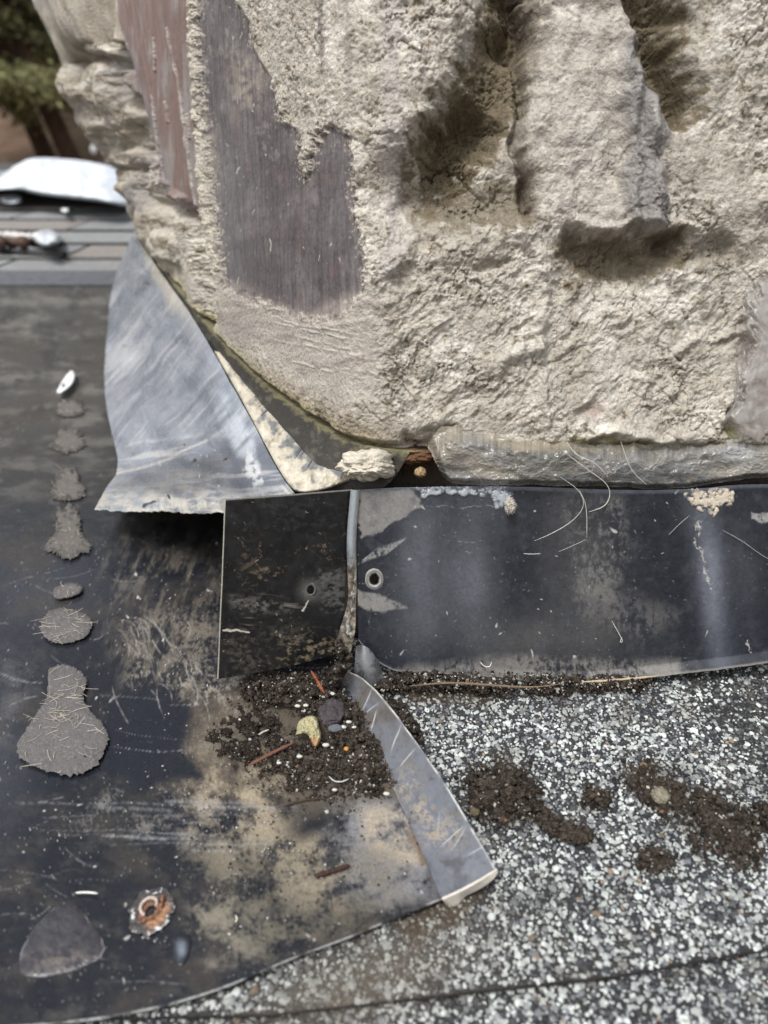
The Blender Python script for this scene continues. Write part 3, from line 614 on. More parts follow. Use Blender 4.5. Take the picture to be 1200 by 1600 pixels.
# ================================================================ CHIMNEY
chim = empty('chimney', (.1, .3, .1)); tag(chim, 'stone and brick chimney thickly smeared with rough tan mortar', 'chimney')
left = [on_roof(a, b, CH)[:2] for a, b in [(590, 702), (545, 692), (470, 642), (400, 590), (345, 533), (300, 482), (255, 425), (215, 368)]]
plan = [np.array([.80, 0.]), np.array([.30, 0.]), np.array([.03, 0.])] + left + [np.array([-.36, 1.0]), np.array([-.20, 1.25]), np.array([.3, 1.3])]
plan = np.array(plan)
d = np.r_[0, np.cumsum(np.linalg.norm(np.diff(plan, axis=0), axis=1))]
S0 = .80                                                 # arclength of the corner (x = 0)
total = d[-1]
S = np.concatenate([np.linspace(0, .48, 40, endpoint=False), np.arange(.48, 1.10, .00055), np.arange(1.10, 1.60, .0011), np.linspace(1.62, total, 60)])
xp = np.interp(S, d, plan[:, 0]); yp = np.interp(S, d, plan[:, 1])
# smooth the plan a little (uniform resample then blur)
Sf = np.arange(0, total, .001); xf = np.interp(Sf, d, plan[:, 0]); yf = np.interp(Sf, d, plan[:, 1]); k = np.hanning(23); k /= k.sum()
xf2 = np.convolve(np.pad(xf, 11, 'reflect', reflect_type='odd'), k, 'valid'); yf2 = np.convolve(np.pad(yf, 11, 'reflect', reflect_type='odd'), k, 'valid')
xp = np.interp(S, Sf, xf2); yp = np.interp(S, Sf, yf2)
tx, ty = np.gradient(xf2), np.gradient(yf2); k2 = np.hanning(35); k2 /= k2.sum()
tx = np.convolve(np.pad(tx, 17, 'edge'), k2, 'valid'); ty = np.convolve(np.pad(ty, 17, 'edge'), k2, 'valid')
tl = np.hypot(tx, ty); nx_ = np.interp(S, Sf, ty / tl * -1); ny_ = np.interp(S, Sf, tx / tl)
# moving from right to left the outward normal is (ty, -tx) flipped to face the viewer
sgn = 1 if ny_[200] < 0 else -1; nx_, ny_ = nx_ * sgn, ny_ * sgn
ZT = .74
W = np.concatenate([np.linspace(0, .52, 520), np.linspace(.53, 1, 24)])
zb = .149 + yp * SL
z = zb[None] + (ZT - zb)[None] * W[:, None]
SS = np.broadcast_to(S[None], z.shape); Hh = z - zb[None]; sLf = SS - S0
base_out = .088 * sm(0, .30, Hh) ** 1.0 * sm(.36, .66, sLf) + .012 * sm(0, .4, Hh) * sm(.1, .3, sLf)
def place(off):
    return np.stack([xp[None] + nx_[None] * off, yp[None] + ny_[None] * off, z + 0 * off], -1)
P0 = place(base_out); px, py = proj(P0)
wx = px + 16 * fbm(px * .014, py * .014, 4, 121); wy = py + 16 * fbm(px * .014, py * .014, 4, 122)
rag = fbm(px * .06, py * .05, 6, 123, .75)
# --- regions
bigbrick = poly(px + 16 * rag, py + 26 * rag, [(302, -90), (366, -90), (372, 8), (392, 30), (402, 80), (432, 130), (440, 190), (470, 205), (474, 275), (484, 270), (494, 222), (520, 196), (552, 215), (556, 330), (574, 420), (566, 462), (530, 505), (470, 500), (425, 478), (385, 470), (352, 452), (342, 380), (328, 250), (314, 120)], 6)
smear = poly(wx, wy, [(345, 440), (400, 470), (500, 490), (570, 440), (600, 520), (600, 610), (520, 620), (420, 570), (350, 520)], 22)
redbrick = poly(px + 7 * rag, py + 20 * rag, [(160, -90), (296, -90), (298, 90), (306, 220), (318, 330), (296, 345), (262, 310), (234, 235), (204, 150), (176, 50)], 6)
redbrick = np.where(py < -100, 0, redbrick)
brick = np.maximum(bigbrick, redbrick)
front = sm(575, 650, px + 20 * rag)
mort = 1 - brick
# --- displacement
xs, zs = SS, z
big = fbm(xs * 11 + 3, zs * 11, 4, 131) ; mid = fbm(xs * 45, zs * 45, 5, 132, .62); fine = fbm(xs * 210, zs * 210, 4, 133, .6)
wv, wid = worley(xs * 330 + 2 * mid, zs * 330, 134); wv2, _ = worley(xs * 130 + mid, zs * 130 + mid, 135)
off = base_out + 0 * z
rgm = sm(-.35, .35, fbm(px * .008, py * .008, 3, 137)) * (1 - .75 * smear) * (1 - .6 * poly(px, py, [(835, -60), (965, -60), (1000, 340), (850, 330)], 30))            # lumpy here, trowelled smooth there
cre = np.abs(perlin(xs * 60 + 1.5 * mid, zs * 60 + 1.5 * mid, 138)); cre2 = np.abs(perlin(xs * 150 + mid, zs * 150, 139))
crack = sm(.09, .0, cre) * sm(-.1, .25, perlin(xs * 22, zs * 22, 140)); crum = fbm(xs * 120, zs * 120, 5, 145, .72)
off = off + mort * (1 - .62 * smear) * (.0030 + .007 * big * front * 1.1 + .0034 * mid * (.45 + rgm) + .0012 * fine * (.35 + rgm) + .0021 * crum * (.25 + rgm) - .0016 * crack * (.3 + rgm) - .0007 * sm(.1, 0, cre2) * rgm + .0016 * (.45 - wv2) * rgm * sm(-.2, .3, mid) - .0022 * specks(px, py, .045, 146, .3, .35) * rgm)
off = off + mort * (1 - front) * .003 * big
wq = px * .70 + py * .71 + 26 * fbm(px * .012, py * .012, 4, 9); wr = px * .71 - py * .70
rt = fbm(wq * .045, wr * .014, 5, 136, .62); rt = rt - .35 * np.abs(fbm(wq * .03 + 5, wr * .012, 3, 147))
reg = poly(wx, wy, [(600, 420), (820, 380), (1150, 470), (1150, 640), (650, 670), (600, 560)], 60)
off = off + .0050 * rt * reg * mort * sm(-.4, .3, fbm(px * .01, py * .01, 3, 148) + .15)
wx = wx + 17 * fbm(px * .02, py * .02, 3, 125, .5); wy = wy + 17 * fbm(px * .02, py * .02, 3, 126, .5)
fine_off = off; off = np.zeros(z.shape)
def blur(a, n):
    k = np.hanning(n + 2)[1:-1]; k /= k.sum(); h_ = n // 2
    for ax in (0, 1):
        pad = [(0, 0), (0, 0)]; pad[ax] = (h_, h_); b_ = np.pad(a, pad, 'edge'); a = sum(k[i] * (b_[i:i + a.shape[0]] if ax == 0 else b_[:, i:i + a.shape[1]]) for i in range(n))
    return a
# ledgy overhang lines
for pts, r, a in [([(700, 600), (755, 590), (790, 560), (838, 545)], 16, .004), ([(838, 545), (846, 600), (852, 650)], 10, .003), ([(900, 690), (960, 672), (1020, 684), (1110, 680)], 14, .004),
                  ([(815, 360), (850, 400), (845, 480), (838, 545)], 22, .005), ([(1040, 560), (1100, 530), (1150, 520)], 10, .003), ([(600, 420), (700, 400), (780, 370)], 26, .0028), ([(610, 320), (640, 350), (620, 420)], 22, .005)]:
    off = off + a * cap(wx, wy, pts, r)
def rec(pts, r, dep, soft=1.0, ww=1):
    global off
    off = off - dep * (cap(wx, wy, pts, r * 1.15, 1) if ww else cap(px, py, pts, r, soft)) * mort
off = off + .006 * cap(wx, wy, [(900, 352), (960, 372), (1010, 350), (1090, 372)], 18, .8)
rec([(640, 300), (700, 270), (735, 215), (775, 120), (800, 20), (812, -60)], 88, .017)
rec([(690, 232), (730, 200)], 52, .020)
rec([(700, 300), (760, 330), (800, 300)], 46, .010)
rec([(800, 60), (812, -60)], 34, .020)
rec([(822, -40), (815, 120), (812, 240), (816, 330)], 10, .012)
rec([(985, -40), (1010, 40), (1035, 110), (1052, 170)], 44, .026, .8)
rec([(915, 400), (970, 408), (1035, 388)], 40, .014, .9)
rec([(950, 435), (990, 428)], 36, .006)
rec([(1040, 385), (1090, 372), (1140, 385)], 16, .006)
rec([(1080, 400), (1130, 392)], 22, .005)
rec([(745, 420), (790, 410)], 14, .006)
rec([(640, 690), (700, 680), (720, 695)], 17, .012, .8)
rec([(890, 690), (1010, 690)], 14, .007, .8)
rec([(1130, 660), (1146, 640)], 14, .010, .8)
rec([(900, 650), (930, 640)], 10, .004)
off = off + .022 * cap(wx, wy, [(105, -60), (112, 40)], 34) + .020 * cap(wx, wy, [(122, 140), (150, 200), (175, 250)], 34) - .016 * cap(wx, wy, [(60, 92), (150, 96), (180, 110)], 14)
off = off - .020 * cap(wx, wy, [(150, -60), (165, 60), (195, 150), (215, 230)], 16) + .012 * cap(wx, wy, [(215, 300), (240, 340), (262, 400)], 24) - .010 * cap(wx, wy, [(190, 262), (225, 268)], 10)
# raised column and the mass on the right
colm = poly(wx, wy, [(832, -60), (965, -60), (985, 60), (1025, 180), (1030, 340), (985, 372), (900, 365), (835, 345)], 44)
off = off + .0085 * colm * (1 + .55 * fbm(px * .022, py * .007, 4, 163)) + .0035 * colm * fbm(px * .04, py * .02, 4, 164); drip = poly(wx, wy, [(955, 60), (985, 60), (1026, 200), (1030, 345), (990, 370), (965, 340), (975, 250), (960, 150)], 10)
off = off + .0075 * drip * (1 + .8 * perlin(px * .05, py * .015, 141)) - colm * .0025 * mid
off = off + .009 * poly(wx, wy, [(1060, -60), (1400, -60), (1400, 350), (1080, 370), (1040, 250)], 60)
off = off + .010 * poly(wx, wy, [(610, -60), (760, -60), (740, 100), (680, 190), (620, 300), (600, 200)], 40)
off = blur(off, 9); off = fine_off + off
hol = sm(.004, .018, -(off - fine_off)); off = off + hol * mort * (.0035 * fbm(xs * 70, zs * 70, 5, 161, .7) - .002 * sm(.12, 0, cre))
# foot of the mortar flares a little, rounded lower lip
off = off + .004 * sm(.05, .0, Hh) * front
off = off - .010 * sm(.006, .0, Hh + .002 * mid) 
# brick faces
vst = fbm(px * .2, py * .06, 5, 142, .75); mot = fbm(px * .02, py * .013, 6, 143, .65); off = off + brick * (.00028 * vst + .0006 * big + .0007 * mot)
off = off + bigbrick * .0015 * blob(px, py, 350, 175, 5, 16)
# thin mortar drips on the red brick
dr = np.zeros(px.shape)
for pts, r in [([(260, 45), (280, 140), (292, 230), (305, 320)], 4.0), ([(238, 150), (246, 220), (256, 280)], 3), ([(258, 160), (263, 190)], 3.5), ([(292, 180), (297, 215)], 3.5), ([(196, 70), (206, 130), (222, 210), (236, 270)], 5.5), ([(240, 60), (243, 110)], 2.5)]:
    dr = np.maximum(dr, cap(px + 4 * rag, py, pts, r * .95, .95) * np.clip(.75 + 1.2 * fbm(py * .03, px * .03, 3, 160), 0, 1.2))
dr = dr * redbrick; off = off + .0020 * dr
# joint between the two bricks
jt = cap(px + 5 * rag, py, [(300, -90), (303, 60), (308, 160), (316, 260), (326, 330), (336, 400), (340, 470)], 8, .9) * np.clip(.75 + 1.4 * fbm(py * .05, px * .02, 4, 159), .1, 1.3); off = off + .0022 * jt * (1 + .5 * fine)
off = off - .012 * cap(px, py, [(166, -40), (176, 40), (200, 110), (222, 190), (236, 250)], 12, .9) 
off = off - .012 * cap(px + 10 * rag, py, [(222, 232), (246, 300), (300, 340), (322, 420), (328, 500)], 20, 1) * (1 - bigbrick)
off = off + .012 * poly(wx, wy, [(230, 250), (260, 290), (290, 330), (260, 320), (240, 300)], 8)
far = sm(.30, .45, sLf)
off = off + far * (1 - redbrick) * (.012 * big + .008 * fbm(xs * 25, zs * 20, 4, 144))
scr = np.zeros(px.shape)
for i in range(8):
    y0 = 478 + i * 13 + 5 * math.sin(i * 2.3); x0 = 395 + i * 16 * (1 if i % 2 else .4); q = py - y0 - (px - x0) * (.16 + .03 * (i % 4)) + 4 * perlin(px * .02, py * 0 + i, 7)
    scr = np.maximum(scr, (1 - sm(.8, 2.6, np.abs(q))) * sm(x0, x0 + 40, px) * sm(x0 + 190, x0 + 120, px) * sm(-.4, .1, perlin(px * .05, py * .05, i)))
off = off + .0005 * scr * mort + smear * .0007 * fbm((px * .2 + py) * .05, px * .012, 4, 177)
P = place(off); P[..., 2] += .0015 * mid * mort
# --- colour
tone = fbm(px * .01, py * .01, 4, 151); tn2 = fbm(px * .05, py * .05, 5, 152, .6)
c = flat(px.shape, (.43, .40, .345)); c = mx(c, (.60, .57, .51), sm(-.1, .4, tone)); c = mx(c, (.30, .265, .215), sm(.0, .4, tn2) * .65); c = mx(c, (.20, .165, .12), sm(.08, .32, crum) * .6 * rgm); c = mx(c, (.17, .14, .10), crack * .7 * (.3 + rgm)); c = mx(c, (.26, .22, .165), sm(.12, .4, fbm(px * .035, py * .035, 6, 145, .72)) * .65); c = mx(c, (.64, .61, .55), sm(.1, .45, -crum) * .5); c = mx(c, (.31, .285, .24), sm(.0, .3, fbm(px * .007, py * .009, 5, 149, .6)) * .5)
c = mx(c, (.60, .57, .51), np.clip(poly(wx, wy, [(820, 360), (860, 370), (870, 500), (850, 660), (820, 560)], 30) * .5 + sm(.2, .6, -tn2) * .4, 0, 1))
c = mx(c, (.33, .27, .19), sm(.38, .05, wv) * (wid > .8) * .5)
# grimy olive-brown staining that follows the hollows and grooves
olive = (.13, .105, .065); speck2_ = fbm(px * .13, py * .13, 5, 151, .75)
for pts, r, kk in [([(690, 250), (740, 200), (790, 90), (812, -40)], 76, .95), ([(806, -40), (812, 90)], 20, .95), ([(700, 230), (720, 250)], 46, .75), ([(700, 320), (800, 320)], 52, .75), ([(1000, -40), (1030, 80), (1050, 180)], 48, .95), ([(900, 5), (990, 10)], 30, .8), ([(905, 402), (980, 412), (1040, 392)], 46, .85), ([(1060, 410), (1180, 395)], 26, .4), ([(665, 350), (640, 300)], 40, .45), ([(815, 100), (815, 340)], 14, .5), ([(1110, 130), (1060, 190)], 34, .4)]:
    c = mx(c, olive, sm(.22, .62, cap(wx + 10 * rag, wy + 10 * rag, pts, r * 1.35) + .75 * tn2 + .45 * speck2_) * kk)
c = c * (1 + .9 * np.clip(speck2_, -.5, .6) * mort * .6)[..., None]
c = mx(c, (.40, .375, .345), colm * .6 * sm(-.4, .2, tn2)); 
grey = drip * sm(-.5, -.05, rag + .1); c = mx(c, (.21, .20, .195), grey * .8)
c = mx(c, (.40, .37, .36), (1 - sm(8, 22, dline(wx, wy, [(612, -60), (618, 200), (612, 420)]))) * .5)
c = mx(c, (.25, .17, .14), blob(px, py, 925, 640, 16, 12) * .6)
c = mx(c, (.17, .155, .15), cap(px + 5 * rag, py, [(503, -30), (506, 40), (509, 88)], 8) * .8 + cap(px + 6 * rag, py, [(545, 0), (552, 150)], 7) * .4)
c = mx(c, (.30, .27, .225), sm(.15, .45, rt) * reg * .5)
c = mx(c, (.16, .15, .04), np.clip(cap(wx, wy, [(900, 682), (960, 690), (1010, 686)], 14) + cap(wx, wy, [(1128, 668), (1142, 645)], 14), 0, 1) * .8)
# mossy yellow crust along the left foot
mo = sm(.016, .002, Hh + .006 * tn2) * sm(640, 560, px); c = mx(c, (.36, .31, .16), mo * .8); c = mx(c, (.09, .085, .035), mo * sm(.1, .4, rag) * .9)
mo2 = sm(.030, .008, Hh + .008 * rag) * sm(640, 600, px) * sm(330, 420, px); c = mx(c, (.20, .165, .12), mo2 * .6)
# far column mortar
c = mx(c, (.30, .26, .20), far * (1 - redbrick) * sm(-.3, .3, tn2) * .7); c = mx(c, (.22, .21, .20), far * (1 - redbrick) * sm(.05, .3, fbm(px * .02, py * .012, 4, 153)) * .7)
# brick colours
cb = flat(px.shape, (.092, .080, .083)); cb = mx(cb, (.165, .150, .150), sm(-.25, .45, mot) * .75); cb = mx(cb, (.052, .043, .043), sm(.0, .4, vst) * .6)
cb = mx(cb, (.24, .23, .225), sm(.2, .55, fbm(px * .3, py * .12, 4, 154, .7)) * .5); cb = mx(cb, (.15, .095, .08), sm(.1, .5, fbm(px * .05, py * .02, 5, 155, .7)) * .5)
cb = mx(cb, (.30, .26, .21), (blob(px, py, 325, 260, 18, 60) + blob(px, py, 385, 130, 28, 46)) * sm(-.3, .25, tn2 + .4 * rag) * .9)
cb = mx(cb, (.20, .195, .20), blob(px, py, 350, 330, 34, 150) * sm(-.5, .3, vst) * .6); cb = mx(cb, (.5, .47, .42), specks(px, py, .08, 157, .3, .2, .5) * .6)
cb = mx(cb, (.32, .29, .25), sm(.1, .35, fbm(px * .03, py * .018, 5, 158, .65) + .3 * rag) * sm(400, 120, py) * .5)
cr = flat(px.shape, (.19, .13, .115)); cr = mx(cr, (.25, .225, .21), sm(-.1, .4, fbm(px * .06, py * .01, 4, 156))); cr = mx(cr, (.19, .17, .175), poly(wx, wy, [(195, 60), (245, 200), (265, 310), (235, 250), (205, 150)], 10) * .8)
cr = mx(cr, (.36, .33, .29), dr)
smc = flat(px.shape, (.34, .295, .265))
cb = mx(cb, smc, smear * sm(-.35, .1, rag + .15 + (py - 500) * .003))
c = mx(c, (.36, .325, .29), smear * .8); c = mx(c, (.26, .23, .21), smear * sm(0, .4, fbm((px * .2 + py) * .05, px * .012, 4, 177) + .3 * tn2) * .6); c = mx(c, (.52, .48, .43), scr * sm(.2, .8, smear) * .6)
bsoft = poly(px + 26 * rag, py + 36 * rag, [(302, -90), (366, -90), (372, 8), (392, 30), (402, 80), (432, 130), (440, 190), (470, 205), (474, 275), (484, 270), (494, 222), (520, 196), (552, 215), (556, 330), (574, 420), (566, 462), (530, 505), (470, 500), (425, 478), (385, 470), (352, 452), (342, 380), (328, 250), (314, 120)], 30)
speck_ = fbm(px * .18, py * .12, 5, 150, .75)
cb = mx(cb, (.40, .36, .30), sm(.0, .25, speck_ + (.86 - bsoft) * 1.1 - .25) * .85)
c = mx(c, cb, bigbrick); c = mx(c, cr, redbrick * (1 - bigbrick)); c = mx(c, (.50, .45, .37), jt * .8)
c = mx(c, (.30, .27, .25), dr * .3)
rgh = mxv(.92, .6, brick); rgh = mxv(rgh, .3, grey)
off2 = P.copy(); 
mB = (bigbrick > .5); mR = (redbrick > .5) & ~mB
for _n in 'BR':
    _m = mB if _n == 'B' else mR; _t = (450, 300) if _n == 'B' else (255, 150)
    _k = np.argmin(np.where(_m, np.hypot(px - _t[0], py - _t[1]), 1e9)); _i, _j = np.unravel_index(_k, _m.shape); _f = flood(_m, _i, _j)
    if _n == 'B': mB = _f
    else: mR = _f
nf_ = np.cross(P[250, 1001] - P[250, 1000], P[251, 1000] - P[250, 1000]); flipc = nf_[1] > 0
CC = C(c, rgh)
o = grid('mortar_coat', P, CC, M_mortar, chim, mask=~(mB | mR), flip=flipc)
o = grid('brick_face', P, CC, M_brick, chim, mask=mB, flip=flipc); o['label'] = 'large smooth purple-brown stone face'
o = grid('brick_face', P, CC, M_brick, chim, mask=mR, flip=flipc); o['label'] = 'reddish brick face further back with mortar drips'
# underside lip + recessed core below
low = P[0]; rows = []
for q, (ins, dz) in enumerate([(0, 0), (.004, -.003), (.012, -.004), (.030, .0)]):
    rows.append(low - np.stack([nx_ * ins, ny_ * ins, 0 * nx_ - dz], -1))
rows = np.stack(rows); pxr, pyr = proj(rows); rows[1:3, :, 2] += .0015 * fbm(pxr[1:3] * .05, pyr[1:3] * .05, 4, 161)
cc = flat(rows.shape[:2], (.22, .19, .13)); cc = mx(cc, (.17, .085, .045), blob(pxr, pyr, 640, 712, 40, 22)); grid('mortar_underside', rows, C(cc, .9), M_mortar, chim)
ins = .024; wl = np.linspace(0, 1, 40)[:, None]
core = np.stack([xp[None] - nx_[None] * ins + 0 * wl, yp[None] - ny_[None] * ins + 0 * wl, (zb[None] - .16) + wl * .162], -1)
pxr, pyr = proj(core); cn = fbm(pxr * .05, pyr * .05, 4, 162); core[..., 1] += .003 * cn
cc = flat(core.shape[:2], (.05, .04, .03)); cc = mx(cc, (.14, .07, .04), np.clip(blob(pxr, pyr, 645, 708, 40, 22) * (1 + cn), 0, 1))
grid('brick_core', core, C(cc, .9), M_mortar, chim, flip=flipc)
# top slab closes the shaft
tp = P[-1]; ctr = tp.mean(0); rows = np.stack([tp, tp * .5 + ctr * .5, tp * 0 + ctr]); grid('mortar_cap', rows, C(flat(rows.shape[:2], (.4, .36, .3)), .9), M_mortar, chim)
# rusty brick in the gap
o = lump('brick_fragment', 643, 712, .010, 34, 12, .012, (.15, .075, .042), M_mortar, 171, rough=.9, amp=.35, dark=(.10, .10, .03)); tag(o, 'rust-orange brick fragment showing in the gap under the mortar', 'brick')
o = lump('mortar_crumb', 657, 738, .000, 9, 8, .004, (.36, .26, .14), M_mortar, 172, rough=.9, amp=.4); tag(o, 'small tan mortar crumb lying in the dark gap above the apron band', 'mortar crumb')

# ---------------------------------------------------------------- sealant along the foot of the front
A = smooth_pts([(690, 742), (706, 757), (760, 758), (830, 758), (950, 760), (1040, 765), (1110, 758), (1170, 746), (1260, 745)], 2)
B = smooth_pts([(668, 694), (684, 664), (760, 672), (840, 688), (900, 696), (1000, 694), (1060, 690), (1110, 688), (1150, 680), (1200, 690), (1260, 690)], 2)
nu_, nv_ = 900, 110; a_, b_ = rs(A, nu_), rs(B, nu_); b_[:, 1] += 22 * fbm(b_[:, 0] * .012, 0 * b_[:, 0], 4, 179, .6); a_[:, 1] += 5 * fbm(a_[:, 0] * .02, 0 * a_[:, 0], 4, 178, .6); vv = np.linspace(0, 1, nv_)[:, None]
X_ = a_[None, :, 0] * (1 - vv) + b_[None, :, 0] * vv; Y_ = a_[None, :, 1] * (1 - vv) + b_[None, :, 1] * vv
n1 = fbm(X_ * .009, Y_ * .016, 3, 181, .45); n2 = fbm(X_ * .012 + 1.2 * n1, Y_ * .03 + 1.6 * n1, 4, 182, .5, True); n3 = 1 - np.abs(perlin(X_ * .014 + 2.4 * n1, Y_ * .022 - 2.4 * n1, 185)) * 9
Yd = -.0125 - .0060 * n1 - .0004 * n2 - .0022 * fbm(X_ * .022, Y_ * .035, 5, 189, .6) - .0003 * np.clip(n3, 0, 1) + .009 * sm(.62, 1.0, vv + .25 * fbm(X_ * .03, Y_ * 0, 4, 183)) + .006 * sm(.12, 0, vv)
Yd = Yd + .010 * sm(30, 0, np.arange(nu_))[None]
X_[:, :40] += (5 * fbm(np.zeros(nv_), np.linspace(0, 6, nv_), 3, 184))[:, None] * np.linspace(1, 0, 40)[None]
P = on_y(X_, Y_, Yd); c = flat(X_.shape, (.21, .20, .185)); c = mx(c, (.33, .325, .31), sm(.1, .5, n2) * .7); c = mx(c, (.12, .12, .10), sm(-.05, .35, n1) * .6); c = mx(c, (.50, .48, .44), sm(.3, 1, np.clip(n3, 0, 1)) * .45 * sm(-.2, .3, n2)); c = mx(c, (.40, .36, .28), sm(0, .3, fbm(X_ * .008, Y_ * .02, 3, 186)) * .6); c = mx(c, (.48, .42, .31), sm(.75, .95, vv + .3 * n1) * .7)
c = mx(c, (.13, .14, .15), poly(X_ + 10 * n1, Y_, [(880, 745), (950, 728), (1100, 728), (1120, 765), (880, 768)], 12) * .7); c = mx(c, (.50, .52, .53), blob(X_, Y_, 1155, 705, 34, 26) * .8)
c = mx(c, (.40, .35, .27), sm(.05, .35, fbm(X_ * .05, Y_ * .07, 5, 187, .7)) * .45); c = mx(c, (.10, .09, .07), sm(.2, .45, fbm(X_ * .02, Y_ * .05, 5, 188, .7)) * .6)
tag(grid('sealant_strip', P, C(c, .26), M_sealant, None, flip=True), 'wrinkled translucent grey sealant strip between the mortar and the apron band', 'sealant')
# smear of clear sealant on the right edge
A = smooth_pts([(1150, 668), (1148, 600), (1135, 560), (1160, 500), (1180, 450), (1215, 420)], 2); B = smooth_pts([(1185, 690), (1230, 640), (1240, 570), (1250, 520), (1250, 470), (1250, 425)], 2)
a_, b_ = rs(A, 240), rs(B, 240); vv = np.linspace(0, 1, 100)[:, None]
X_ = a_[None, :, 0] * (1 - vv) + b_[None, :, 0] * vv; Y_ = a_[None, :, 1] * (1 - vv) + b_[None, :, 1] * vv
n1 = fbm(X_ * .014, Y_ * .008, 4, 191, .5); n2 = fbm(X_ * .02 + 2 * n1, Y_ * .012, 4, 192, .5, True); X_ = X_ + 40 * fbm(Y_ * .010, Y_ * 0, 4, 194) * (1 - vv) ** 2
P = on_y(X_, Y_, -.0175 - .005 * n1 - .0006 * n2 + .012 * sm(.35, 0, vv + .2 * n2)); c = flat(X_.shape, (.30, .27, .25)); c = mx(c, (.20, .185, .18), sm(0, .4, n1)); c = mx(c, (.5, .49, .47), sm(.2, .6, n2) * .6)
tag(grid('sealant_smear', P, C(c, .2), M_sealant, None, flip=True), 'clear glossy sealant smear on the mortar at the right edge', 'sealant')
# torn residue hanging over the band
o = lump('sealant_scrap', 798, 790, -.013, 8, 13, .003, (.40, .37, .32), M_cream, 193, rough=.5, amp=.8); tag(o, 'torn crumb of sealant hanging just below the top of the apron band', 'sealant')

# ---------------------------------------------------------------- threads of sealant over the band
def threads(name, label, cat, pts, r, Y=None, col=(.55, .53, .47, .35), group=None, h=None):
    p = smooth_pts(pts, 3); q = rs(p, 60)
    if Y is not None: P = on_y(q[:, 0], q[:, 1], Y if np.isscalar(Y) else np.interp(np.linspace(0, 1, 60), np.linspace(0, 1, len(Y)), Y))
    else: P = on_roof(q[:, 0], q[:, 1], h)
    V, Fc = tube_np(P, r * np.interp(np.linspace(0, 1, 60), [0, .15, .85, 1], [.5, 1, 1, .4])); b = Bag(); b.add(V, Fc, col); return tag(b.make(name, M_fibre), label, cat, group)
G = 'sealant threads over the apron band'
threads('sealant_thread', 'long looping sealant thread at the middle of the apron band', 'thread', [(880, 705), (920, 735), (955, 760), (950, 790), (920, 800)], .00026, [-.018, -.016, -.012, -.012], group=G)
threads('sealant_thread', 'curved sealant thread ending in an arc on the band left of the dusty patch', 'thread', [(875, 745), (905, 765), (915, 790), (895, 815), (860, 835), (835, 845)], .0002, [-.016, -.011, -.011], group=G)
threads('sealant_thread', 'short vertical sealant thread hanging beside the dusty patch', 'thread', [(905, 765), (917, 790), (917, 840)], .0002, -.0115, group=G)
threads('sealant_thread', 'two-pronged sealant thread above the band, left of the grey strip shadow', 'thread', [(970, 690), (985, 735), (1010, 757)], .00028, [-.020, -.018, -.014], group=G)
threads('sealant_thread', 'thin slack thread on the far right of the apron band', 'thread', [(1128, 828), (1160, 845), (1190, 868), (1215, 880)], .00018, -.0105, (.35, .34, .32, .4), group=G)
threads('sealant_thread', 'thin diagonal thread below the tan residue on the band', 'thread', [(1045, 836), (1060, 820), (1078, 805)], .00016, -.0105, (.35, .34, .32, .4), group=G)
threads('sealant_thread', 'small hooked white thread low on the middle of the band', 'thread', [(956, 970), (966, 988), (974, 1003), (968, 1004), (972, 996)], .00022, -.0115, (.65, .63, .58, .4), group=G)
threads('sealant_thread', 'tiny white hook near the lower edge of the band', 'thread', [(750, 1034), (757, 1042), (766, 1042), (768, 1034)], .0003, -.0115, (.7, .7, .68, .4), group=G)
threads('sealant_thread', 'short faint thread lying in the dusty patch of the band', 'thread', [(873, 862), (890, 855), (916, 843)], .00016, -.0115, (.4, .38, .33, .4), group=G)
threads('sealant_thread', 'pair of short white dashes on the band right of the first haze', 'thread', [(818, 865), (832, 866), (845, 865)], .0002, -.0115, (.6, .6, .58, .4), group=G)
threads('sealant_thread', 'arched thread standing out of the sealant strip near its left third', 'thread', [(776, 680), (790, 665), (806, 658), (800, 672)], .00028, [-.018, -.022, -.018], group=G)
threads('sealant_thread', 'curved thread rising above the middle of the sealant strip', 'thread', [(885, 690), (900, 712), (930, 722), (950, 745)], .00028, [-.018, -.02, -.016], group=G)

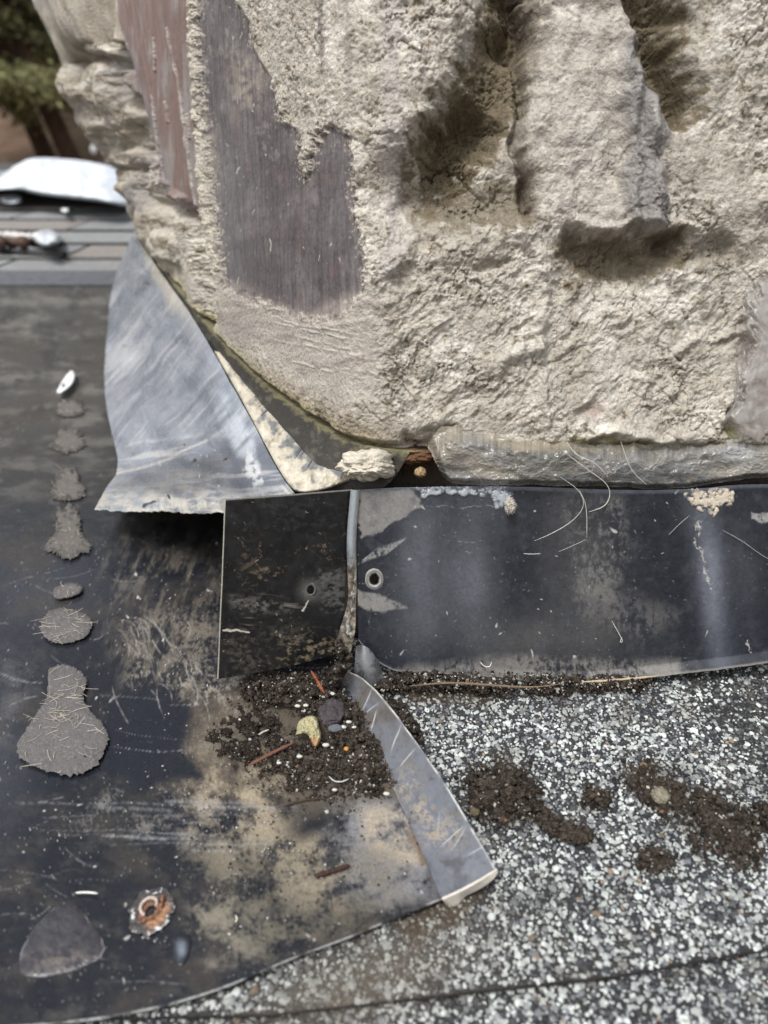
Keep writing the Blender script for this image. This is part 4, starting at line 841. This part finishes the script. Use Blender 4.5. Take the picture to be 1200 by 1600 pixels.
# ================================================================ SOIL
def soil(label, pts, r, n, hgt, h0=.007, smin=.0005, smax=.0016, light=.04, group='soil clumps on the shingle', cat='soil clump', name='soil_clump', mound=True):
    pts = np.array(pts, float); q = rs(pts, 40) if len(pts) > 1 else np.repeat(pts, 2, 0); ql = [tuple(p) for p in q]; sd_ = int(pts[0, 0]) % 97
    def dens(X_, Y_):
        wx_ = X_ + r * .7 * fbm(X_ * .02, Y_ * .02, 4, sd_, .6); wy_ = Y_ + r * .6 * fbm(X_ * .02, Y_ * .02, 4, sd_ + 40, .6)
        return np.clip(1 - dline(wx_, wy_, ql) / (r * 1.05), 0, 1) * np.clip(.60 + 1.7 * fbm(X_ * .045, Y_ * .05, 5, sd_ + 7, .6), 0, 1.3)
    hfun = lambda X_, Y_, dd: hgt * np.clip(dd * 1.5, 0, 1.1) * (.75 + .7 * fbm(X_ * .06, Y_ * .08, 4, sd_ + 9, .6))
    b = Bag()
    if mound:
        gx_ = np.arange(q[:, 0].min() - r * 1.7, q[:, 0].max() + r * 1.7, 1.5); gy_ = np.arange(q[:, 1].min() - r * 1.6, q[:, 1].max() + r * 1.6, 1.5)
        X_, Y_ = np.meshgrid(gx_, gy_); dd = dens(X_, Y_); hh = h0 - .0034 + hfun(X_, Y_, dd) * sm(.1, .7, dd) + .0034 * sm(.05, .55, dd) + .0012 * fbm(X_ * .22, Y_ * .28, 4, sd_ + 11, .7)
        P = on_roof(X_, Y_, hh); tone = (1 + .8 * fbm(X_ * .1, Y_ * .1, 4, sd_ + 12))[..., None]; cc = C(np.array([.030, .024, .0185]) * tone, .95)
        fc_ = grid_faces(*X_.shape); ok = (dd[:-1, :-1].reshape(-1) > .10); fc_ = fc_[ok]; tri = np.concatenate([fc_[:, [0, 1, 2]], fc_[:, [0, 2, 3]]])
        us = np.unique(tri); rm = np.zeros(X_.size, np.int64); rm[us] = np.arange(len(us)); tri = rm[tri]
        b.v.append(P.reshape(-1, 3)[us]); b.f.append(tri); b.c.append(cc.reshape(-1, 4)[us]); b.n = len(us)
    n = int(n * 2.0); k = RNG.integers(0, len(q), n); a = RNG.uniform(0, 2 * math.pi, n); rr_ = r * np.sqrt(RNG.random(n)) * 1.5
    X_ = q[k, 0] + rr_ * np.cos(a); Y_ = q[k, 1] + rr_ * np.sin(a) * .85; dd = dens(X_, Y_)
    ok = RNG.random(n) < np.clip(dd * 1.5, .05, 1); X_, Y_, dd = X_[ok], Y_[ok], dd[ok]; n = len(X_)
    h = h0 + hfun(X_, Y_, dd) + .0005; P = on_roof(X_, Y_, h)
    g = np.clip(RNG.lognormal(math.log(smin * .95), .55, n), smin * .4, smax)
    c = np.array([.036, .029, .023]) * RNG.uniform(.4, 2.0, (n, 1)); isl = RNG.random(n) < light * .6; c[isl] = np.array([.42, .41, .38]) * RNG.uniform(.4, 1.2, (isl.sum(), 1)); g[isl] = np.clip(g[isl] * 1.1, 0, .0011)
    it = RNG.random(n) < .006; c[it] = (.17, .10, .06)
    V, Fc, cc = stones(P, g, C(c, .95), .8); b.add(V, Fc, cc); o = b.make(name, M_soil, None, False); tag(o, label, cat, group, 'stuff'); return o
soil('dark soil clump on the shingle right of the upturned sheet corner', [(765, 1235), (800, 1240)], 46, 5200, .005)
soil('thin trail of soil running down right from the larger clump', [(830, 1262), (870, 1292), (915, 1308)], 15, 1500, .003)
soil('small round soil spot in the middle of the shingle', [(925, 1245), (938, 1248)], 22, 700, .002)
soil('soil patch around the tan pebble', [(1000, 1212), (1050, 1250)], 36, 1700, .001, mound=False)
soil('broad streak of dark soil at the right of the shingle', [(1090, 1260), (1130, 1290), (1160, 1325)], 46, 3600, .001, mound=False)
soil('line of soil packed under the lower edge of the apron band', [(600, 1066), (680, 1064), (780, 1068), (830, 1068), (1000, 1062)], 19, 4600, .003, light=.25)
soil('sparse soil at the right frame edge', [(1190, 1275), (1215, 1280)], 24, 700, .004)
soil('faint scatter of soil low on the shingle', [(1010, 1340), (1040, 1350)], 22, 500, .001, mound=False)
soil('soil in the corner behind the upturned edge', [(600, 1110), (640, 1150)], 26, 1500, .005, light=.12)
soil('dark soil heap in the corner below the flap and left of the upturned edge', [(400, 1075), (470, 1080), (520, 1090), (545, 1150), (585, 1220)], 34, 10500, .006, h0=.009, light=.09, group='soil on the black sheet')
soil('thin spread of soil crumbs on the black sheet', [(380, 1150), (450, 1190), (520, 1210), (560, 1200)], 55, 5200, .0008, h0=.0095, smin=.0004, smax=.0010, light=.07, group='soil on the black sheet')
soil('scattered grit over the lower part of the black sheet', [(200, 1150), (340, 1250), (450, 1380), (560, 1330)], 120, 900, .0002, h0=.0104, smin=.0003, smax=.0007, light=.6, group='soil on the black sheet', mound=False)
soil('damp crumbs stuck around the foot of the folded lip', [(530, 1000), (540, 1030), (520, 1060)], 14, 900, .012, h0=.022, light=.05, group='soil on the black sheet')

# single stones, leaf bits, twigs
def pebble(name, label, cat, px_, py_, h, s, col, seed, sc3=(1, 1, .7), mat=M_mortar, amp=.25, group=None):
    th = np.linspace(0, math.pi, 26)[:, None]; ph = np.linspace(0, 2 * math.pi, 40)[None]
    sx, sy, sz = np.sin(th) * np.cos(ph), np.sin(th) * np.sin(ph), np.cos(th) + 0 * ph
    n = fbm(sx * 1.5 + 3 * sz, sy * 1.5 - 4 * sz, 4, seed); r = s * (1 + amp * n)
    P = on_roof(px_, py_, h) + (sx * sc3[0] * r)[..., None] * np.array([1, 0, 0]) + (sy * sc3[1] * r)[..., None] * RT + (sz * sc3[2] * r)[..., None] * RN
    c = flat(n.shape, col) * (1 + .5 * n[..., None]); return tag(grid(name, P, C(c, .85), mat), label, cat, group)
pebble('pebble', 'tan pebble resting in the soil patch at the right of the shingle', 'pebble', 1032, 1243, .0105, .0045, (.22, .20, .15), 201, amp=.5)
pebble('pebble', 'small orange-brown pebble above the tan pebble', 'pebble', 1006, 1196, .008, .0019, (.24, .16, .09), 202, amp=.5)
pebble('pebble', 'small olive pebble at the left end of the soil clump', 'pebble', 742, 1268, .008, .0024, (.13, .105, .065), 203, amp=.5)
pebble('pebble', 'dark slate chip lying in the corner soil beside the leaf fragment', 'stone chip', 518, 1112, .016, .0075, (.06, .052, .055), 204, (.9, 1.3, .3), amp=.8)
pebble('pebble', 'small dark grey stone below the slate chip', 'stone chip', 524, 1138, .015, .0032, (.12, .13, .14), 205, (1.3, .8, .6))
pebble('pebble', 'tiny orange bead-like stone in the corner soil', 'pebble', 541, 1170, .014, .0014, (.55, .26, .06), 206)
b = Bag()
for i, (a, b_) in enumerate([(468, 1180), (521, 1163), (510, 1165), (436, 1192), (545, 1125), (538, 1135), (552, 1130), (478, 1102), (519, 1085), (521, 1079), (523, 1234), (503, 1247), (604, 1238), (545, 1120), (465, 1090), (592, 1240)]):
    pass
WH = [(468, 1182), (509, 1164), (436, 1192), (545, 1128), (536, 1136), (478, 1102), (519, 1084), (523, 1234), (604, 1240), (553, 1136), (465, 1103)]
for i, (a, b_) in enumerate(WH):
    pebble('granule', 'loose white granule lying in the dark corner soil', 'granule', a, b_, .015, .0007 + .0006 * RNG.random(), (.50, .50, .46), 210 + i, (1.5, .9, .7), M_stone, group='loose white granules in the soil')
# yellowish leaf / lichen fragment
th = np.linspace(0, 1, 60); outline = [(462, 1148), (466, 1128), (474, 1120), (492, 1118), (497, 1128), (500, 1140), (503, 1152), (500, 1162), (492, 1168), (486, 1158), (480, 1146)]
def disc(name, outline, h, lift, col, mat, seed, rough=.9, nr=40, nth=160, edge=.03, parent=None, fn=None, flatn=.3):
    o = smooth_pts(np.array(outline + [outline[0]], float), 2); q = rs(o, nth); q[-1] = q[0]; c0 = q[:-1].mean(0)
    rad = np.linspace(0, 1, nr)[:, None] ** .8; _t = np.linspace(0, 2 * math.pi, nth); jag = 1 + edge * fbm(np.cos(_t) * 12, np.sin(_t) * 12, 5, seed, .7) + edge * .9 * fbm(np.cos(_t) * 2, np.sin(_t) * 2, 3, seed + 5)
    X_ = c0[0] + (q[:, 0] - c0[0])[None] * rad * jag; Y_ = c0[1] + (q[:, 1] - c0[1])[None] * rad * jag
    n = fbm(X_ * .05, Y_ * .05, 5, seed + 1, .6); hh = h + lift * (1 - rad ** 8) * (1 + flatn * n)
    P = on_roof(X_, Y_, hh); cc = flat(X_.shape, col)
    cc = fn(cc, X_, Y_, n, rad) if fn else cc * (1 + .5 * n[..., None]); return grid(name, P, C(cc, rough), mat, parent)
lf = lambda c, X_, Y_, n, r: mx(mx(c, (.12, .11, .05), sm(.05, .4, n)), (.40, .24, .12), sm(1148, 1160, Y_))
o = disc('leaf_fragment', outline, .013, .005, (.40, .37, .22), M_cream, 231, fn=lf, edge=.1, flatn=1.3); tag(o, 'yellowish curled leaf fragment on the corner soil', 'leaf fragment')
def twig(label, pts, r, h, col, name='twig', r2=.3):
    p = rs(smooth_pts(pts, 2), 30); P = on_roof(p[:, 0], p[:, 1], np.interp(np.linspace(0, 1, 30), np.linspace(0, 1, len(h)), h))
    rad = r * np.interp(np.linspace(0, 1, 30), [0, .2, .8, 1], [r2, 1, .9, r2]) * (1 + .25 * RNG.standard_normal(30) * .5)
    V, Fc = tube_np(P, rad, 8); b = Bag(); b.add(V, Fc, col); tag(b.make(name, M_twig), label, 'twig')
twig('reddish brown twig lying left of the leaf fragment', [(388, 1196), (410, 1185), (430, 1174), (460, 1160)], .0011, [.012, .013, .014], (.14, .065, .045, .7))
twig('rust-red needle standing against the flap foot', [(486, 1048), (495, 1062), (507, 1084)], .0011, [.026, .02, .016], (.22, .07, .035, .6))
twig('dark brown stick low on the black sheet', [(494, 1369), (515, 1362), (546, 1352)], .0013, [.0118, .0122, .0122], (.045, .022, .016, .7), r2=.8)
twig('thin dark rootlet across the dusty sheet', [(435, 1262), (470, 1250), (505, 1247)], .0006, [.0112, .0112], (.05, .04, .03, .8))
for pts, l in [([(60, 1112), (95, 1112), (130, 1104)], 0), ]: pass
rootb = []
twig('long pale root fibre in the soil below the band', [(640, 1072), (700, 1066), (760, 1070), (830, 1075), (880, 1068)], .0007, [.012, .014, .012], (.16, .12, .08, .7))
twig('straw-coloured stalk lying under the right of the band', [(905, 1066), (960, 1063), (1030, 1056)], .0008, [.010, .010], (.42, .34, .22, .6))
threads('plastic_sliver', 'clear curved plastic sliver on the dusty sheet', 'plastic sliver', [(514, 1213), (522, 1221), (534, 1222), (545, 1217)], .0004, None, (.5, .5, .48, .25), h=.0125)
threads('plastic_sliver', 'short white sliver on the sheet above the bitumen patch', 'plastic sliver', [(118, 1395), (135, 1394), (153, 1396)], .0006, None, (.6, .6, .58, .3), h=.0118)
threads('plastic_sliver', 'white comma-shaped sliver at the left of the leaf fragment', 'plastic sliver', [(404, 1148), (412, 1143), (420, 1140)], .0005, None, (.5, .48, .42, .4), h=.0125)
threads('plastic_sliver', 'tiny white shaving low on the sheet near the edge', 'plastic sliver', [(368, 1430), (371, 1436), (368, 1441)], .0004, None, (.6, .58, .5, .4), h=.0115)

# ================================================================ FELT PATCHES on the sheet
FP = [([(75, 1045), (120, 1038), (138, 1060), (128, 1090), (140, 1110), (168, 1140), (172, 1165), (150, 1200), (110, 1212), (60, 1205), (28, 1180), (28, 1155), (55, 1120), (75, 1090)], 'largest grey felt patch, bowling-pin shaped, with frayed fibres'),
      ([(75, 955), (100, 948), (140, 960), (145, 980), (130, 1000), (90, 1008), (62, 992), (65, 970)], 'round felt patch just above the largest one'),
      ([(85, 918), (110, 908), (132, 915), (125, 930), (90, 938), (82, 930)], 'small flat felt patch above the round one'),
      ([(88, 792), (122, 792), (126, 835), (144, 850), (135, 866), (100, 872), (70, 862), (72, 848), (88, 832)], 'felt patch level with the top of the black flap'),
      ([(90, 730), (122, 730), (124, 752), (138, 766), (128, 780), (95, 783), (74, 772), (88, 752)], 'felt patch beside the near corner of the side flashing'),
      ([(90, 668), (125, 668), (134, 695), (118, 708), (85, 708), (76, 692), (90, 684)], 'faint felt patch third from the far end'),
      ([(88, 625), (128, 622), (132, 648), (108, 654), (84, 648)], 'faint felt patch nearest the white flake')]
fcol = lambda c, X_, Y_, n, r: mx(mx(mx(c, (.05, .048, .045), sm(.55, 1.0, r + .9 * fbm(X_ * .09, Y_ * .12, 4, 6, .7)) * np.clip((1050 - Y_) / 300, .15, .85)), (.09, .085, .085), sm(.0, .5, n) * .5), (.33, .31, .27), sm(.2, .5, fbm(X_ * .2, Y_ * .2, 3, 4)) * .35)
for i, (ol, lab) in enumerate(FP):
    ro = empty('felt_patch', on_roof(ol[0][0], ol[0][1], .008)); tag(ro, lab, 'felt patch', 'felt patches in a row on the black sheet')
    cy_ = np.mean([p[1] for p in ol]); h = np.interp(cy_, [600, 1100], [.005, .009])
    disc('felt_pad', ol, h, .0011 if i < 3 else .0005, (.135, .127, .127) if i < 3 else (.135, .125, .115), M_felt, 240 + i * 3, nr=50, nth=300, edge=.10 if i < 3 else .28, parent=ro, fn=fcol)
    b = Bag(); q = rs(np.array(ol + [ol[0]], float), 100); c0 = q.mean(0); nfi_ = [80, 30, 8, 8, 5, 3, 2][i]
    for k in range(nfi_):
        p = q[RNG.integers(0, 100)]; a = RNG.uniform(0, 2 * math.pi) if RNG.random() < .75 else math.atan2(p[1] - c0[1], p[0] - c0[0]) + RNG.normal(0, .9)
        if i == 0 and RNG.random() < .35: p = np.array([RNG.uniform(50, 150), RNG.uniform(1036, 1110)]); a = RNG.choice([0, math.pi]) + RNG.normal(0, .45)
        p = c0 + (p - c0) * RNG.uniform(.1, 1.0); L = RNG.uniform(8, 34) * (1.0 if i < 2 else .5)
        e = p + L * np.array([math.cos(a), math.sin(a) * .6]); mpt = (p + e) / 2 + RNG.normal(0, 2.5, 2)
        s_ = rs(smooth_pts([p, mpt, e], 2), 8); P = on_roof(s_[:, 0], s_[:, 1], h + .0018 + np.linspace(0, 1, 8) * RNG.uniform(-.0003, .0018))
        V, Fc = tube_np(P, .00010 + .00006 * RNG.random(), 4); t_ = RNG.uniform(.6, 1.2); b.add(V, Fc, (.50 * t_, .45 * t_, .36 * t_, .5))
    o = b.make('frayed_fibres', M_fibre, ro); o['kind'] = 'stuff'
# translucent bitumen patch low left
bc = lambda c, X_, Y_, n, r: mx(mx(mx(c, (.058, .056, .063), sm(-.3, .3, n) * .6), (.15, .13, .115), blob(X_, Y_, 95, 1500, 50, 14) * sm(-.2, .2, n) * .7), (.20, .20, .20), sm(.93, .99, r + 0 * X_) * .8 * sm(-.1, .3, fbm(X_ * .03, Y_ * .03, 3, 8)))
o = disc('bitumen_patch', [(75, 1425), (95, 1412), (125, 1416), (140, 1440), (162, 1468), (163, 1490), (145, 1506), (100, 1522), (50, 1530), (28, 1522), (30, 1490), (48, 1455)], .0098, .0010, (.030, .029, .035), M_sheet, 261, rough=.38, nr=60, nth=240, edge=.05, fn=bc, flatn=.4)
tag(o, 'smooth dark grey patch stuck to the sheet at the lower left', 'bitumen patch')
# rusty nail head with ragged bright rim
nail = empty('rusty_screw', on_roof(236, 1422, SH)); tag(nail, 'rusty hooked screw in a ragged bright ring at the lower left of the sheet', 'screw')
cN = on_roof(236, 1424, SH + .0005); b = Bag()
th = np.linspace(0, 2 * math.pi, 121); q = np.linspace(0, 1, 16)
rad = (.0026 + .0074 * q[:, None]) * (1 + .3 * fbm(np.cos(th) * 2, np.sin(th) * 2, 4, 5, .6)[None] * q[:, None]); nn = fbm(rad * np.cos(th) * 330, rad * np.sin(th) * 330, 5, 6, .7)
P = cN + (rad * np.cos(th))[..., None] * np.array([1, 0, 0]) + (rad * np.sin(th) * 1.1)[..., None] * RT + (.0005 * np.sin(q * math.pi)[:, None] * (1 + nn * 3))[..., None] * RN
c = flat(nn.shape, (.055, .052, .05)); c = mx(c, (.55, .56, .56), sm(.62, .85, q[:, None] * .6 + 1.2 * nn)); c = mx(c, (.17, .085, .05), (1 - sm(.1, .6, q[:, None] + .4 * nn)) * .9)
c = mx(c, (.36, .19, .10), sm(.2, .8, np.cos(th + .5)[None] + nn) * sm(.95, .5, q[:, None]) * .8); grid('ragged_rim', P, C(c, .5), M_rust, nail)
a = np.linspace(-.3, 4.4, 40); hp = np.array([cN + np.array([1, 0, 0]) * (-.0012 + .0038 * math.cos(t)) + RT * (.0016 + .0036 * math.sin(t)) + RN * (.0004 + .0026 * (4.4 - t) / 4.7) for t in a])
V, Fc = tube_np(hp, .0009 * np.interp(a, [-.3, 1, 4.4], [.6, 1, .8]), 12); b.add(V, Fc, (.42, .34, .30, .45)); b.make('screw_hook', M_rust, nail)
b = Bag(); pts = np.array([cN + np.array([1, 0, 0]) * x + RT * y + RN * hh for x, y, hh in [(.004, .006, .002), (.005, .001, .003), (.002, -.004, .0022), (-.003, -.0055, .0012)]]); pts = smooth_pts(pts, 3)
V, Fc = tube_np(pts, .0006 + .0004 * np.sin(np.arange(len(pts)) * 1.3), 10); b.add(V, Fc, (.22, .11, .065, .8)); b.make('rust_scab', M_rust, nail)
for (x_, y_, rr2, lab) in [(283, 1480, 1, 'pale bluish sheen painted on the black sheet below the rusty screw')]:
    dcf = lambda c, X_, Y_, n, r: mx(c, (.012, .014, .019), sm(.0, .9, r + .3 * n))  # bluish sheen of the sheet, put into the colour of a thin disc
    o = disc('sheen_patch', [(268, 1465), (283, 1458), (300, 1463), (297, 1490), (284, 1512), (272, 1500)], .0106, .0003, (.15, .17, .21), M_metal, 271, rough=.25, fn=dcf); tag(o, lab, 'painted sheen')

# white flake on the far sheet
fl = disc('plastic_flake', [(88, 612), (96, 596), (106, 582), (114, 577), (119, 588), (113, 602), (100, 613), (92, 616)], .012, .003, (.72, .73, .75), M_cream, 281, rough=.35, fn=lambda c, X_, Y_, n, r: mx(c, (.05, .05, .05), blob(X_, Y_, 99, 602, 3, 3)))
m = fl.modifiers.new('thickness', 'SOLIDIFY'); m.thickness = .002
tag(fl, 'white leaf-shaped plastic flake on the black sheet left of the side flashing', 'plastic flake')

# ================================================================ FAR ROOF : shingle courses, snow, debris
G = 'weathered grey shingles on the far roof'
t0 = tf + .012; ctile = 0; EXP = .15
proto = None
for r_ in range(11):
    ta = t0 + r_ * EXP
    for k in range(7):
        x0 = -1.95 + k * .30 + (r_ % 3) * .1
        bt = np.array([roofpt(x0, ta, .010), roofpt(x0 + .292, ta, .010), roofpt(x0 + .292, ta + EXP + .05, .001), roofpt(x0, ta + EXP + .05, .001)])
        if x0 > -.28 : continue
        bt = bt + RN * .002 * RNG.random(); bot = bt - RN * .006
        V = np.vstack([bt, bot]); fc_ = np.array([(0, 1, 2, 3), (7, 6, 5, 4), (0, 4, 5, 1), (1, 5, 6, 2), (2, 6, 7, 3), (3, 7, 4, 0)])
        s_ = RNG.uniform(.85, 1.2); base_c = np.array([.23, .235, .235]) * s_ if RNG.random() > .2 else np.array([.24, .222, .205]) * s_
        col = np.tile(np.r_[base_c, .7], (8, 1)); col[4:] = (.05, .05, .05, .9)
        o = link('roof_shingle', mesh_np('roof_shingle', V, fc_, col, False), M_far)
        tag(o, 'weathered blurry grey shingle on the far slope behind the black sheet', 'shingle', G)
# pale metal strip closing the sheet
V = np.array([roofpt(-1.1, tf - .05, .0075), roofpt(-.28, tf - .05, .0075), roofpt(-.28, tf + .03, .014), roofpt(-1.1, tf + .03, .014)]); V = np.vstack([V, V - RN * .003])
o = link('edge_strip', mesh_np('edge_strip', V, np.array([(0, 1, 2, 3), (7, 6, 5, 4), (0, 4, 5, 1), (1, 5, 6, 2), (2, 6, 7, 3), (3, 7, 4, 0)]), np.tile([.10, .105, .115, .5], (8, 1)), False), M_far); tag(o, 'dark grey strip across the far end of the black sheet', 'edge strip')
def drape(name, label, cat, ol, h, lift, col, mat, seed, **k):
    o = disc(name, ol, h, lift, col, mat, seed, nr=50, nth=200, **k); return tag(o, label, cat)
drape('snow_patch', 'large white snow patch covering the roof top at the far left', 'snow', [(-60, 300), (-10, 282), (30, 255), (50, 246), (100, 247), (160, 256), (182, 264), (200, 296), (212, 326), (170, 318), (120, 312), (60, 306), (20, 296), (-30, 300)], .02, .05, (.60, .645, .69), M_snow, 291, rough=.6, edge=.02, flatn=.06)
drape('snow_patch', 'small white snow scrap at the left edge below the large patch', 'snow', [(2, 306), (30, 302), (38, 314), (20, 320), (0, 316)], .02, .015, (.72, .76, .80), M_snow, 292, rough=.6)
drape('snow_patch', 'tiny white snow dot on the far shingles right of the scrap', 'snow', [(94, 326), (106, 324), (110, 330), (98, 333)], .02, .015, (.75, .78, .80), M_snow, 293, rough=.6)
deb = empty('roof_debris', on_roof(60, 385, .015)); tag(deb, 'dark rusty strip with a clear rounded tip lying on the far shingles', 'debris')
q = rs(smooth_pts([(-40, 382), (0, 378), (30, 380), (60, 376)], 2), 40); P = on_roof(q[:, 0], q[:, 1], .03 + .006 * np.sin(np.arange(40) * .5)); V, Fc = tube_np(P, .010 + .004 * np.sin(np.arange(40) * .9), 8); b = Bag(); b.add(V, Fc, (.09, .055, .04, .6)); b.make('dark_strip', M_twig, deb)
q = rs(smooth_pts([(-40, 374), (10, 366), (40, 371), (60, 369)], 2), 40); P = on_roof(q[:, 0], q[:, 1], .04); V, Fc = tube_np(P, .005 + .004 * np.abs(np.sin(np.arange(40) * .7)), 8); b = Bag(); b.add(V, Fc, (.6, .58, .56, .3)); b.make('white_edge', M_cream, deb)
disc('clear_tip', [(48, 372), (58, 360), (78, 358), (94, 366), (99, 376), (86, 384), (62, 386)], .02, .03, (.62, .66, .70), M_cream, 295, rough=.25, parent=deb)
q = on_roof(np.linspace(-40, 102, 30), np.linspace(388, 398, 30), .016); V, Fc = tube_np(q, .006, 6); b = Bag(); b.add(V, Fc, (.06, .06, .06, .7)); b.make('lower_rod', M_twig, deb)

# ================================================================ TREES on the hillside
def hill_pt(px_, Y_): p = on_y(px_, 240, Y_); return np.array([p[0], Y_, float(land_z(np.array([p[0]]), np.array([Y_]))[0])])
def tree(label, px0, Yd, lean, r0, hgt, crown_lo, crown_r, nleaf, seed, group='trees on the slope', green=(.095, .10, .05), px_at=240):
    rg = np.random.default_rng(seed); bp = hill_pt(px0, Yd); root = empty('conifer_tree', bp); tag(root, label, 'tree', group)
    zz = np.linspace(0, hgt, 24); P = bp + np.stack([lean * zz, 0 * zz, zz - .3], -1); P[:, 0] += .1 * np.sin(zz * .7 + seed)
    b = Bag(); V, Fc = tube_np(P, r0 * np.interp(zz, [0, hgt], [1.15, .25]), 12); b.add(V, Fc, (.045, .028, .018, .95))
    nb_ = 34; lz = rg.uniform(crown_lo, hgt, nb_); cen = []; lb = b
    for z_ in lz:
        a = rg.uniform(0, 2 * math.pi); L = crown_r * (1 - .6 * (z_ - crown_lo) / (hgt - crown_lo)) * rg.uniform(.6, 1.1)
        s = bp + np.array([lean * z_, 0, z_ - .3]); e = s + np.array([math.cos(a) * L, math.sin(a) * L, -.15 * L]); seg = rs(np.array([s, (s + e) / 2 + [0, 0, .15], e]), 8)
        V, Fc = tube_np(seg, np.linspace(.045, .012, 8), 5); lb.add(V, Fc, (.05, .03, .02, .95)); cen.append(seg)
    lb.make('trunk', M_bark, root)
    seg = np.array(cen); k = rg.integers(0, nb_, nleaf); j = np.clip(rg.beta(2, 1.3, nleaf) * 7, 0, 6.99); j0 = j.astype(int); f = (j - j0)[:, None]
    c0 = seg[k, j0] * (1 - f) + seg[k, j0 + 1] * f + rg.normal(0, .16, (nleaf, 3)) * [1, 1, .8]
    d1 = rg.normal(size=(nleaf, 3)); d1 /= np.linalg.norm(d1, axis=1)[:, None]; d2 = np.cross(d1, rg.normal(size=(nleaf, 3))); d2 /= np.linalg.norm(d2, axis=1)[:, None]
    s = rg.uniform(.05, .11, (nleaf, 1)); V = np.stack([c0 - d1 * s, c0 + d2 * s * .35, c0 + d1 * s, c0 - d2 * s * .35], 1).reshape(-1, 3)
    tone = 1.55 * rg.uniform(.5, 1.6, (nleaf, 1)) * (.8 + .5 * rg.random(nb_)[k][:, None]); cc = np.concatenate([np.array(green) * tone * [1.05, 1, 1], np.full((nleaf, 1), .8)], 1)
    Fc = np.arange(nleaf * 4).reshape(-1, 4); bb = Bag(); bb.v.append(V); bb.f.append(Fc); bb.c.append(np.repeat(cc, 4, 0)); bb.make('crown', M_leaf, root)
tree('tree with the dark leaning trunk nearest the chimney, above the snow', 148, 15.0, -.36, .17, 12, 3.1, 1.9, 26000, 3)
tree('tree with the slimmer leaning trunk left of the darkest one', 93, 16.5, -.36, .17, 12, 2.7, 2.0, 26000, 4)
tree('leafy tree at the upper left corner, olive green', -10, 14.5, -.05, .16, 10, 2.3, 2.2, 30000, 5, green=(.11, .115, .055))
tree('paler green tree behind the two leaning trunks', 40, 19, -.1, .15, 9, 2.0, 2.4, 26000, 6, green=(.13, .135, .07))
tree('tree further up the slope, mostly hidden by the chimney', 230, 20, -.1, .18, 11, 2.6, 2.4, 20000, 8)
for px_, py_, Yd, rx_, rz_, lab in [(124, 178, 14.5, .07, .19, 'white oval snow clump beside the dark trunk'), (146, 233, 15.0, .06, .09, 'small white snow clump at the foot of the dark trunk'), (66, 182, 16, .06, .08, 'faint white snow clump between the slimmer trunk and the left edge')]:
    th = np.linspace(0, math.pi, 20)[:, None]; ph = np.linspace(0, 2 * math.pi, 30)[None]; n = 1 + .12 * fbm(np.cos(ph) * 2 + th, np.sin(ph) * 2, 3, 9)
    P = on_y(px_, py_, Yd) + np.stack([np.sin(th) * np.cos(ph) * rx_ * n, np.sin(th) * np.sin(ph) * rx_ * n, (np.cos(th) + 0 * ph) * rz_ * n], -1)
    tag(grid('snow_clump', P, C(flat(P.shape[:2], (.8, .83, .86)), .6), M_snow), lab, 'snow')
